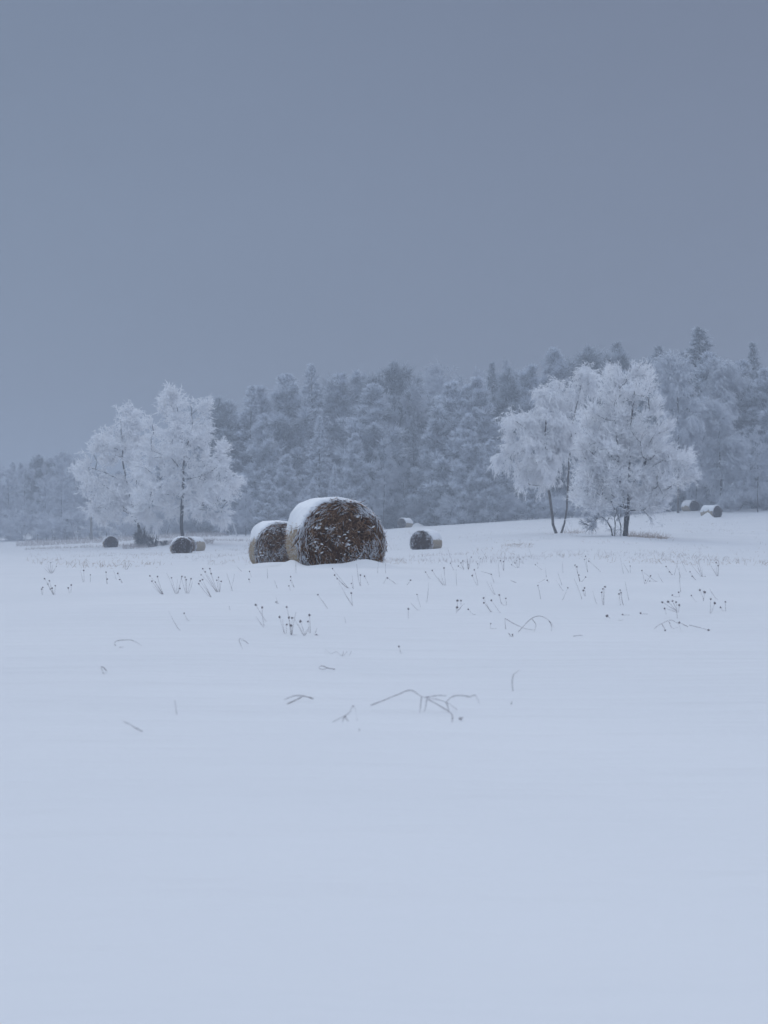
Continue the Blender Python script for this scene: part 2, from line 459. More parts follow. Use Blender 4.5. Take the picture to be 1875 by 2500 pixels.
def broadleaf(name, seed, trunks, ells, n_limb, n_tw, n_sub, tw_len, sub_len, droop, frost_r, rtip=0.012, rmax=0.24, power=0.42,
              bark='bark', frost='frost', n_fine=0, up_bias=0.25, minz=0.5, outward=0.9, dark_frac=0.0, flare=1.25, thick_cut=0.06, rime_cut=0.035, gap=-0.1):
    """tree mesh data from trunk polylines and a crown made of ellipsoids (local metres). returns (trunk mesh, crown mesh)"""
    rng = np.random.RandomState(seed)
    s = Skel(seed + 1)
    for t in trunks:
        if isinstance(t, dict):
            st = s.near(np.array(t['p'][0])); s.chain(t['p'][0:1] + t['p'][1:], st)
        else: s.chain(t)
    s.reach(ellipsoid_targets(rng, ells, n_limb), minz=minz)
    chains = s.finish(rtip, power, rmax)
    tb, cb = MB(), MB()
    for c, _ in chains:
        idx = np.array(c); P = s.P[idx]; R = s.rad[idx].copy()
        if len(idx) > 1 and s.cnt[idx[0]] > s.cnt[idx[1]] * 1.01 and _: R[0] = R[1]
        if not _:
            R[0] *= flare; P = P.copy(); P[0, 2] -= 0.25
        big = R.max() > thick_cut
        if big: tb.tubes(P[None], R[None], 7, 0)
        else:
            # wood thinner than a few centimetres vanishes under its rime
            j = int((R > rime_cut).sum())
            if j >= 2: cb.tubes(P[None, :j], R[None, :j], 4, 0)
            if j < len(R) - 1:
                j0 = max(0, j - 1); cb.tubes(P[None, j0:], np.maximum(R[None, j0:], 0.012) * 1.3, 4, 1)
    # twigs from the thinner wood
    thin = np.where((s.rad < 0.085) & (s.parr >= 0))[0]
    w = 1.0 / (s.cnt[thin] ** 0.6)
    q = s.P[thin]; fq = 1.0 / max(0.6, tw_len)
    gate = vnoise(q[:, 0] * fq + 50, q[:, 2] * fq + q[:, 1] * 0.6 * fq + 50) + 0.7 * vnoise(q[:, 1] * 1.7 * fq + 9, q[:, 2] * 1.9 * fq + q[:, 0] * fq)
    w = w * np.where(gate > gap, 1.0, 0.04); w /= w.sum()
    i = rng.choice(thin, n_tw, p=w); f = rng.rand(n_tw, 1)
    a = s.P[s.parr[i]]; b = s.P[i]; base = a + (b - a) * f
    tdir = unit(b - a)
    C = np.array([[e[0], e[1], e[2]] for e in ells]); cm = C.mean(0)
    k = np.argmin(((base[:, None] - C[None]) ** 2).sum(-1), 1)
    out = unit(base - C[k]) * 0.5 + unit(base - cm) * 0.5
    d = tdir * 0.7 + out * outward + rng.normal(0, 0.45, (n_tw, 3)) + np.array([0, 0, up_bias])
    L = tw_len * rng.uniform(0.5, 1.25, n_tw)
    P1, R1 = shoots(rng, base, d, L, np.full(n_tw, 0.016), np.full(n_tw, frost_r * 0.6), 5, 0.16, (0, 0, -droop))
    dk = rng.rand(n_tw) < dark_frac
    cb.tubes(P1[~dk], R1[~dk], 3, 1); 
    if dk.any(): cb.tubes(P1[dk], R1[dk] * 0.8, 3, 0)
    B2, T2, tt, pi = along(rng, P1, n_sub, 0.12); n2 = len(B2)
    d2 = T2 * 0.9 + rng.normal(0, 0.55, (n2, 3)) + np.array([0, 0, up_bias * 0.6 - droop * 1.2])
    L2 = sub_len * rng.uniform(0.45, 1.2, n2) * (1.15 - 0.5 * tt)
    P2, R2 = shoots(rng, B2, d2, L2, np.full(n2, frost_r), np.full(n2, frost_r * 0.35), 4, 0.18, (0, 0, -droop * 1.3))
    cb.tubes(P2, R2, 3, 1)
    if n_fine:
        B3, T3, tt, pi = along(rng, P2, n_fine, 0.15); n3 = len(B3)
        d3 = T3 * 0.8 + rng.normal(0, 0.6, (n3, 3)) + np.array([0, 0, up_bias * 0.5 - droop])
        P3, R3 = shoots(rng, B3, d3, sub_len * 0.42 * rng.uniform(0.5, 1.2, n3), np.full(n3, frost_r * 0.8), np.full(n3, frost_r * 0.3), 3, 0.15, (0, 0, -droop))
        cb.tubes(P3, R3, 3, 1)
    return tb.mesh(name + '_trunk', [M[bark]]), cb.mesh(name + '_crown', [M[bark], M[frost]], False)

def place_tree(name, meshes, loc, label, cat, group=None, rz=0.0, scale=(1, 1, 1)):
    t = empty(name, loc, rz, scale); tag(t, label, cat, group)
    link('trunk', meshes[0], t)
    link('crown', meshes[1], t)
    return t

def hero(name, seed, bx, by, Y, trunks, ells, depth=0.85, **kw):
    """photo coordinates to local metres around the base"""
    x0 = X_at(bx, Y); z0 = g1(x0, Y); rng = np.random.RandomState(seed + 5)
    k = Y / F
    def P(p):
        dy = p[2] if len(p) > 2 else 0.0
        return [(p[0] - bx) * k, dy, Z_at(p[1], Y) - z0]
    tr = []
    for t in trunks:
        if isinstance(t, dict): tr.append({'p': [P(q) for q in t['p']]})
        else: tr.append([P(q) for q in t])
    tr[0][0][2] = 0.0
    el_ = []
    cxm = sum(e[0] for e in ells) / len(ells)
    for e in ells:
        cx, cy, rx, ry = e[:4]
        dz = (e[4] if len(e) > 4 else 0.0)
        x, _, z = P((cx, cy))
        # lobes also spread in depth so that the crown is round seen from the side
        for q in (-1, 0, 1):
            el_.append((x * (1 if q == 0 else 0.93), dz + q * 0.55 * rx * k + rng.uniform(-0.3, 0.3), z - (0.25 * abs(q)) * ry * k * 0.4,
                        rx * k * (0.93 if q == 0 else 0.8), max(rx, ry) * k * depth * 0.8, ry * k * (0.93 if q == 0 else 0.85)))
    return broadleaf(name, seed, tr, el_, **kw), (x0, Y, z0)

# --- conifers
def conifer(name, seed, H, Rb, n_br, prof, pitch_lo, pitch_hi, up_tip, dens, sp_len, sp_r, t_low=0.1, needle='needle', clump=0.0, lean=0.0, jag=0.3):
    rng = np.random.RandomState(seed)
    tb, cb = MB(), MB()
    K = 9; zt = np.linspace(0, 1, K)
    tr = np.stack([lean * zt ** 2 + np.concatenate([[0], rng.normal(0, 0.06, K - 1)]), np.concatenate([[0], rng.normal(0, 0.06, K - 1)]), zt * H], -1)
    tr[0, 2] = -0.3
    r0 = 0.011 * H
    tb.tubes(tr[None], (r0 * (1 - zt * 0.93))[None], 7, 0)
    t = t_low + (1 - t_low) * (np.arange(n_br) + rng.rand(n_br)) / n_br; t = np.minimum(t, 0.995)
    az = np.arange(n_br) * 2.399 + rng.normal(0, 0.4, n_br)
    # big boughs of uneven reach, grouped by height and side, give the outline its lobes
    lob = 1 + jag * 2 * vnoise(az * 0.9 + seed, t * 9 + seed * 3.1) + rng.uniform(-0.15, 0.15, n_br)
    L = Rb * prof(t) * np.clip(lob, 0.35, 1.6) + 0.15
    pitch = pitch_lo + (pitch_hi - pitch_lo) * t + rng.normal(0, 0.1, n_br)
    bx = np.interp(t, zt, tr[:, 0]); by = np.interp(t, zt, tr[:, 1])
    base = np.stack([bx, by, t * H], -1)
    d = np.stack([np.cos(az) * np.cos(pitch), np.sin(az) * np.cos(pitch), np.sin(pitch)], -1)
    P1, R1 = shoots(rng, base, d, L, np.clip(L * 0.018, 0.015, 0.09), np.full(n_br, 0.012), 6, 0.07, (0, 0, up_tip))
    cb.tubes(P1, R1, 4, 0)
    # side sprays
    nside = np.maximum(3, (L * dens).astype(int)); rep = np.repeat(np.arange(n_br), nside)
    tt = (0.22 + 0.78 * rng.rand(len(rep)) ** 0.8) * 5
    k = np.minimum(tt.astype(int), 4); f = (tt - k)[:, None]
    a = P1[rep, k]; b = P1[rep, k + 1]; B = a + (b - a) * f; T = unit(b - a)
    side = unit(np.cross(T, [[0, 0, 1.0]])) * np.where(rng.rand(len(rep)) < 0.5, 1, -1)[:, None]
    u = tt / 5
    d2 = T * 0.75 + side * rng.uniform(0.3, 1.1, (len(rep), 1)) + rng.normal(0, 0.22 + clump, (len(rep), 3)) + np.array([0, 0, 0.05 + clump * 0.5])
    L2 = np.clip((0.16 + 0.34 * (1.1 - u)) * L[rep], 0.25, 1.5) * rng.uniform(0.5, 1.1, len(rep))
    P2, R2 = shoots(rng, B, d2, L2, np.full(len(rep), 0.02), np.full(len(rep), sp_r * 0.7), 4, 0.1, (0, 0, -0.03 + clump * 0.15))
    R2 = R2 * 1.0
    cb.tubes(P2, R2, 3, 1, a=np.clip(u, 0, 1)[:, None] * 0.5)
    # needle brushes
    nb = 5 if clump == 0 else 6
    B3, T3, t3, pi = along(rng, P2, nb, 0.1); n3 = len(B3)
    d3 = T3 * 0.9 + rng.normal(0, 0.55, (n3, 3)) + np.array([0, 0, 0.12 + clump * 0.6])
    P3, R3 = shoots(rng, B3, d3, sp_len * rng.uniform(0.6, 1.3, n3), np.full(n3, sp_r), np.full(n3, sp_r * 0.3), 3, 0.12, (0, 0, 0.02))
    val = (np.clip(u, 0, 1)[pi] * 0.35 + t3 * 0.35)[:, None] + np.array([[-0.1, 0.1, 0.45]])
    cb.tubes(P3, R3, 3, 1, a=val)
    return tb.mesh(name + '_trunk', [M['bark']]), cb.mesh(name + '_crown', [M['bark'], M[needle]], False)

def pine(name, seed, H, Rb, n_br, prof, t_low, pitch_lo, pitch_hi, puff, needle, lean=0.0, n_sh=46):
    # open crown of big uneven boughs carrying rounded puffs of needles
    rng = np.random.RandomState(seed); tb, cb = MB(), MB()
    K = 9; zt = np.linspace(0, 1, K)
    tr = np.stack([lean * zt ** 2 + np.concatenate([[0], rng.normal(0, 0.1, K - 1)]), np.concatenate([[0], rng.normal(0, 0.1, K - 1)]), zt * H * 0.97], -1)
    tr[0, 2] = -0.3; r0 = 0.0105 * H
    tb.tubes(tr[None], (r0 * (1 - zt * 0.92))[None], 7, 0)
    t = t_low + (1 - t_low) * (np.arange(n_br) + rng.rand(n_br)) / n_br; t = np.minimum(t, 0.99)
    az = np.arange(n_br) * 2.399 + rng.normal(0, 0.5, n_br)
    lob = 1 + 0.9 * vnoise(az * 0.8 + seed, t * 7 + seed * 3.1) + rng.uniform(-0.25, 0.25, n_br)
    L = Rb * prof(t) * np.clip(lob, 0.4, 1.45) + 0.2
    pitch = pitch_lo + (pitch_hi - pitch_lo) * t ** 1.5 + rng.normal(0, 0.3, n_br)
    base = np.stack([np.interp(t, zt, tr[:, 0]), np.interp(t, zt, tr[:, 1]), t * H * 0.97], -1)
    d = np.stack([np.cos(az) * np.cos(pitch), np.sin(az) * np.cos(pitch), np.sin(pitch)], -1)
    P1, R1 = shoots(rng, base, d, L, np.clip(L * 0.02, 0.02, 0.1), np.full(n_br, 0.015), 6, 0.09, (0, 0, 0.07))
    cb.tubes(P1, R1, 4, 0)
    npf = np.maximum(2, np.round(L * 1.9).astype(int)); rep = np.repeat(np.arange(n_br), npf)
    f = 1 - 0.75 * rng.rand(len(rep)) ** 1.25
    tt = f * 5; k = np.minimum(tt.astype(int), 4); g = (tt - k)[:, None]
    B = P1[rep, k] + (P1[rep, k + 1] - P1[rep, k]) * g
    pr = puff * rng.uniform(0.55, 1.2, len(rep)) * (0.55 + 0.45 * np.clip(L[rep] / 2.5, 0, 1))
    B = B + rng.normal(0, 0.28, B.shape) * pr[:, None] + np.array([0, 0, 0.15]) * pr[:, None]
    T = unit(P1[rep, 5] - P1[rep, 0])
    m = len(rep)
    i = np.repeat(np.arange(m), n_sh); dd = unit(rng.normal(0, 1, (len(i), 3)) + T[i] * 0.35 + np.array([0, 0, 0.25]))
    st = B[i] + dd * pr[i, None] * rng.uniform(0.1, 0.7, (len(i), 1)) * np.array([1, 1, 0.9])
    P3, R3 = shoots(rng, st, dd + np.array([0, 0, 0.15]), pr[i] * rng.uniform(0.45, 1.0, len(i)), np.full(len(i), 0.045), np.full(len(i), 0.016), 3, 0.15, (0, 0, 0.05))
    val = (0.12 + 0.42 * np.clip(dd[:, 2], -0.4, 1) + 0.18 * f[i])[:, None] + np.array([[-0.15, 0.1, 0.35]])
    cb.tubes(P3, R3, 3, 1, a=val)
    return tb.mesh(name + '_trunk', [M['bark_rime']]), cb.mesh(name + '_crown', [M['bark_rime'], M[needle]], False)

spruce_prof = lambda t: (1 - t) ** 0.8
pine_prof = lambda t: np.clip(np.sin(np.clip((t * 1.0), 0, 1) * math.pi * 0.93 + 0.25) ** 0.7, 0.05, 1)
cone_prof = lambda t: np.clip((1 - t) ** 0.6 * (0.55 + 0.45 * np.clip(t / 0.25, 0, 1)), 0.02, 1)

PH = 20.0   # prototypes are 20 m tall
proto = {
    'spruce_a': conifer('spruce_a', 11, PH, 3.9, 210, spruce_prof, -0.35, 0.55, 0.05, 7.5, 0.34, 0.05, 0.05),
    'spruce_b': conifer('spruce_b', 12, PH, 3.2, 200, spruce_prof, -0.30, 0.7, 0.06, 8.5, 0.32, 0.05, 0.05, needle='needle_dark'),
    'pine_a': pine('pine_a', 13, PH, 4.6, 84, cone_prof, 0.02, 0.10, 1.0, 0.85, 'needle'),
    'pine_b': pine('pine_b', 14, PH, 4.4, 72, cone_prof, 0.05, 0.25, 1.05, 0.95, 'needle', 0.9),
    'pine_c': pine('pine_c', 15, PH, 4.2, 48, pine_prof, 0.38, 0.1, 1.0, 0.95, 'needle_dark', -0.8),
    'pine_d': pine('pine_d', 16, PH, 5.0, 78, cone_prof, 0.02, 0.0, 0.95, 0.8, 'needle', -0.4),
}
def gen_broad(name, seed, H, R, n_limb=150, n_tw=1500, n_sub=9, droop=0.05, frost='frost_grey', frost_r=0.035):
    rng = np.random.RandomState(seed)
    tr = [[(0, 0, 0), (0.1, 0, H * 0.2), (-0.1, 0.1, H * 0.45), (0.15, 0, H * 0.75)]]
    ells = []
    for i in range(14):
        z = H * rng.uniform(0.22, 0.88); rr = R * (1 - abs(z / H - 0.45) * 1.1)
        a = rng.uniform(0, 6.28); q = rng.uniform(0.2, 0.75)
        ells.append((math.cos(a) * rr * q, math.sin(a) * rr * q, z, R * 0.42, R * 0.42, H * 0.12))
    ells.append((0, 0, H * 0.9, R * 0.3, R * 0.3, H * 0.1))
    return broadleaf(name, seed, tr, ells, n_limb, n_tw, n_sub, 1.3, 0.7, droop, frost_r, frost=frost, minz=H * 0.08, rmax=0.2)
proto['broad_a'] = gen_broad('broad_a', 21, PH, 5.2)
proto['broad_b'] = gen_broad('broad_b', 22, PH, 4.2, droop=0.22)
proto['broad_c'] = gen_broad('broad_c', 23, PH, 6.0)
def gen_shrub(name, seed, H, R, frost='frost_grey', n=420, sub=7, fr=0.02):
    rng = np.random.RandomState(seed)
    tr = []
    for i in range(6):
        a = rng.uniform(0, 6.28); tr.append([(0.1 * math.cos(a), 0.1 * math.sin(a), 0), (R * 0.3 * math.cos(a), R * 0.3 * math.sin(a), H * 0.4), (R * 0.5 * math.cos(a), R * 0.5 * math.sin(a), H * 0.8)])
    ells = [(0, 0, H * 0.6, R, R, H * 0.4), (0, 0, H * 0.35, R * 0.9, R * 0.9, H * 0.3)]
    return broadleaf(name, seed, tr, ells, 40, n, sub, H * 0.32, H * 0.16, 0.02, fr, rtip=0.006, rmax=0.05, frost=frost, minz=0.0, thick_cut=0.012, rime_cut=0.012)
proto['shrub_a'] = gen_shrub('shrub_a', 31, 3.0, 1.8)
proto['shrub_b'] = gen_shrub('shrub_b', 32, 3.0, 2.4)

def forest_tree(kind, px, top, Y, label, cat, group=None, wide=1.0, rz=None, name=None, floor=None):
    x, y, z = at(px, Y)
    H = Z_at(top, Y) - z
    k = H / PH if not kind.startswith('shrub') else H / 3.0
    names = {'spruce': 'spruce_tree', 'pine': 'pine_tree', 'broad': 'frosted_tree', 'shrub': 'frosted_shrub'}
    nm = name or names[kind.split('_')[0]]
    rnd = random.Random(int(px * 7 + top))
    w = wide * k * (1.22 if kind.startswith('pine') else 1.12 if kind.startswith('spruce') else 1.0)
    return place_tree(nm, proto[kind], (x, y, z), label, cat, group, rnd.uniform(0, 6.28) if rz is None else rz, (w, w, k))

# ------------------------------------------------------------------ the frosted trees standing in the field
LA = dict(n_limb=270, n_tw=2350, n_sub=8, gap=-0.05, rime_cut=0.020, tw_len=1.0, sub_len=0.5, droop=0.10, frost_r=0.027, rmax=0.25, up_bias=0.2, minz=2.6, n_fine=1)
tA, locA = hero('big_tree', 101, 445, 1328, 118,
    [[(445, 1328), (443, 1290), (444, 1252), (446, 1215), (447, 1170), (447, 1110), (441, 1070), (432, 1030), (424, 1000), (410, 962)],
     {'p': [(447, 1112), (462, 1070), (470, 1040), (465, 985)]}, {'p': [(445, 1240), (480, 1236), (520, 1230), (548, 1222)]},
     {'p': [(445, 1262), (425, 1262), (400, 1268), (380, 1280)]}, {'p': [(447, 1175), (480, 1165), (510, 1155), (530, 1140)]},
     {'p': [(446, 1150), (420, 1120), (395, 1110), (370, 1100)]}, {'p': [(446, 1210), (410, 1207), (380, 1200)]}],
    [(446, 963, 33, 28), (390, 963, 28, 26), (425, 1000, 62, 36), (500, 1015, 32, 36), (362, 1036, 28, 34), (443, 1065, 80, 48), (526, 1115, 46, 42),
     (550, 1195, 38, 50), (493, 1190, 56, 55), (362, 1132, 46, 54), (353, 1210, 40, 45), (393, 1180, 52, 55), (347, 1262, 22, 28), (509, 1244, 35, 22),
     (540, 1255, 34, 22), (566, 1230, 15, 25), (470, 1130, 50, 50), (415, 1245, 45, 18)], **LA)
place_tree('frosted_tree', tA, locA, 'tallest broad frosted tree with dark straight trunk behind the paired left bales', 'tree')
LB = dict(LA); LB.update(n_limb=215, n_tw=1750)
tB, locB = hero('leaning_tree', 103, 345, 1336, 126,
    [[(345, 1336), (343, 1300), (336, 1278), (318, 1255), (300, 1235), (284, 1215), (270, 1195)],
     {'p': [(336, 1278), (322, 1230), (310, 1180), (300, 1130), (298, 1080), (294, 1020)]}, {'p': [(318, 1255), (290, 1240), (255, 1238), (225, 1245)]},
     {'p': [(310, 1190), (280, 1165), (250, 1150), (215, 1140)]}, {'p': [(340, 1290), (335, 1220), (332, 1150), (328, 1080)]}],
    [(294, 999, 26, 28), (300, 1035, 42, 38), (254, 1065, 33, 28), (280, 1098, 66, 38), (221, 1115, 42, 32), (196, 1141, 32, 22), (237, 1165, 56, 38),
     (213, 1191, 32, 32), (260, 1208, 56, 38), (219, 1238, 27, 20), (254, 1246, 42, 22), (302, 1258, 34, 22), (327, 1082, 33, 48), (325, 1180, 35, 60)], **LB)
tb_ = place_tree('frosted_tree', tB, locB, 'frosted tree leaning left out of a dark bushy base, beside the tallest left tree', 'tree')
BI = dict(n_limb=230, n_tw=1750, n_sub=9, rime_cut=0.022, tw_len=0.95, sub_len=0.5, droop=0.42, frost_r=0.02, rmax=0.17, up_bias=0.25, minz=2.5, bark='birch', n_fine=1, power=0.40)
tC, locC = hero('double_birch', 105, 1364, 1302, 95,
    [[(1361, 1302), (1350, 1280), (1346, 1245), (1341, 1205), (1336, 1160), (1333, 1115), (1330, 1060), (1335, 1000)],
     [(1367, 1303), (1378, 1278), (1384, 1240), (1387, 1185), (1389, 1125), (1395, 1060), (1405, 1000), (1418, 940), (1425, 905)],
     {'p': [(1339, 1190), (1310, 1185), (1275, 1182)]}, {'p': [(1335, 1150), (1300, 1110), (1260, 1100), (1235, 1110)]}, {'p': [(1333, 1110), (1300, 1060), (1262, 1030), (1225, 1022)]}],
    [(1426, 908, 16, 18), (1427, 940, 20, 32), (1378, 950, 36, 22), (1331, 966, 26, 22), (1371, 989, 58, 38), (1338, 1036, 66, 33), (1255, 1032, 42, 22),
     (1224, 1036, 18, 18), (1272, 1076, 52, 28), (1230, 1120, 27, 16), (1250, 1132, 28, 16), (1321, 1099, 58, 42), (1315, 1142, 45, 28), (1272, 1186, 26, 9),
     (1356, 1145, 24, 28), (1381, 1065, 38, 58)], **BI)
place_tree('birch_tree', tC, locC, 'weeping frosted birch with two pale stems rising in a V from the snow', 'tree')
WI = dict(n_limb=400, n_tw=3700, n_sub=8, gap=-0.12, rime_cut=0.014, tw_len=0.85, sub_len=0.42, droop=-0.02, frost_r=0.0165, rmax=0.22, up_bias=0.3, minz=1.2, n_fine=1, dark_frac=0.2, power=0.40)
tD, locD = hero('bushy_tree', 107, 1530, 1313, 85,
    [[(1530, 1313), (1533, 1270), (1535, 1222), (1533, 1180), (1537, 1130), (1538, 1080), (1540, 1030), (1546, 985)],
     [(1522, 1313), (1527, 1260), (1520, 1200), (1513, 1150), (1508, 1100), (1504, 1050), (1500, 1000)],
     {'p': [(1533, 1205), (1555, 1160), (1580, 1120), (1600, 1080)]}, {'p': [(1530, 1240), (1500, 1228), (1470, 1212)]},
     {'p': [(1536, 1232), (1552, 1206), (1590, 1200)]}, {'p': [(1536, 1250), (1570, 1246), (1592, 1268), (1602, 1274)]},
     [(1514, 1312), (1516, 1285), (1508, 1255), (1490, 1220)], {'p': [(1513, 1160), (1480, 1130), (1450, 1110)]},],
    [(1527, 921, 46, 14), (1524, 963, 70, 38), (1577, 931, 24, 13), (1607, 992, 20, 17), (1557, 1012, 66, 46), (1458, 1029, 46, 44), (1441, 1078, 42, 42),
     (1507, 1095, 78, 56), (1574, 1078, 52, 48), (1640, 1050, 22, 14), (1424, 1138, 30, 36), (1418, 1194, 27, 34), (1458, 1178, 58, 55), (1524, 1161, 58, 50),
     (1607, 1128, 42, 42), (1654, 1122, 34, 22), (1650, 1165, 32, 30), (1623, 1178, 42, 36), (1455, 1240, 42, 20), (1524, 1225, 48, 30), (1583, 1228, 38, 25)], **WI)
place_tree('frosted_tree', tD, locD, 'spiky frosted tree with several dark stems and tan grass at its foot', 'tree')
tE, locE = hero('sapling', 109, 1497, 1311, 84.5, [[(1497, 1311), (1492, 1290), (1482, 1272), (1470, 1262)], [(1500, 1311), (1502, 1285), (1500, 1262)]],
    [(1455, 1272, 26, 14), (1440, 1276, 18, 12), (1480, 1258, 24, 14), (1505, 1262, 16, 14)],
    n_limb=60, n_tw=300, n_sub=4, tw_len=0.5, sub_len=0.2, droop=0.05, frost_r=0.010, rmax=0.06, up_bias=0.1, minz=0.4, dark_frac=0.7, frost='frost_grey', thick_cut=0.02, rime_cut=0.012)
place_tree('sapling', tE, locE, 'low dark twiggy sapling arching left from beside the spiky frosted tree', 'sapling')

# frosted birches and willows at the forest edge on the right
BR = dict(n_limb=180, n_tw=1700, n_sub=8, tw_len=1.4, sub_len=0.75, droop=0.40, frost_r=0.030, rmax=0.18, up_bias=0.25, minz=3, bark='birch', frost='frost_mid')
tF, locF = hero('tall_birch', 111, 1655, 1258, 142, [[(1655, 1258), (1657, 1150), (1656, 1050), (1655, 950), (1653, 870)]],
    [(1652, 868, 9, 14), (1650, 905, 28, 28), (1625, 893, 16, 14), (1655, 950, 42, 36), (1668, 1005, 42, 40), (1650, 1060, 38, 45), (1680, 1060, 28, 35), (1655, 1110, 34, 30)], **BR)
place_tree('birch_tree', tF, locF, 'tall pale weeping birch in front of the highest dark spruce', 'tree')
BR2 = dict(BR); BR2.update(droop=0.28, frost_r=0.028, n_tw=2300, minz=1.5)
tG, locG = hero('edge_willow', 113, 1762, 1254, 143, [[(1762, 1254), (1760, 1180), (1757, 1100), (1752, 1020)]],
    [(1733, 1012, 10, 16), (1753, 1010, 18, 22), (1756, 1070, 34, 38), (1762, 1135, 40, 48), (1764, 1190, 34, 38), (1785, 1110, 26, 40)], **BR2)
place_tree('frosted_tree', tG, locG, 'pale drooping frosted tree just behind the farthest right bale', 'tree')
tH, locH = hero('slender_birch', 115, 1760, 1250, 152, [[(1760, 1250), (1762, 1100), (1760, 980), (1759, 880)]],
    [(1759, 885, 12, 18), (1760, 915, 24, 24), (1745, 955, 22, 28), (1770, 980, 25, 35), (1742, 1010, 22, 30), (1785, 940, 20, 30)], **BR)
place_tree('birch_tree', tH, locH, 'slender frosted birch rising right of the highest dark spruce', 'tree')

# sprouts and small bushes by the left trees
sb_mesh = gen_shrub('sprouts', 41, 1.6, 0.48, frost='twig_dark', n=620, sub=7, fr=0.013)
x, y, z = at(345, 124.5)
o = place_tree('dark_bush', sb_mesh, (x, y, z), 'dark bristly bush wrapped round the foot of the leaning frosted tree', 'bush')
sb2 = gen_shrub('little_bush', 42, 0.9, 0.5, frost='twig_dark', n=260, sub=5, fr=0.014)
place_tree('dark_bush', sb2, at(375, 119), 'small dark bush between the bushy tree foot and the paired bales', 'bush')
t = place_tree('dark_bush', sb2, at(400, 118), 'tiny low dark bush next to the paired left bales', 'bush'); t.scale = (0.9, 0.9, 0.45)
t.rotation_euler[2] = 1.3

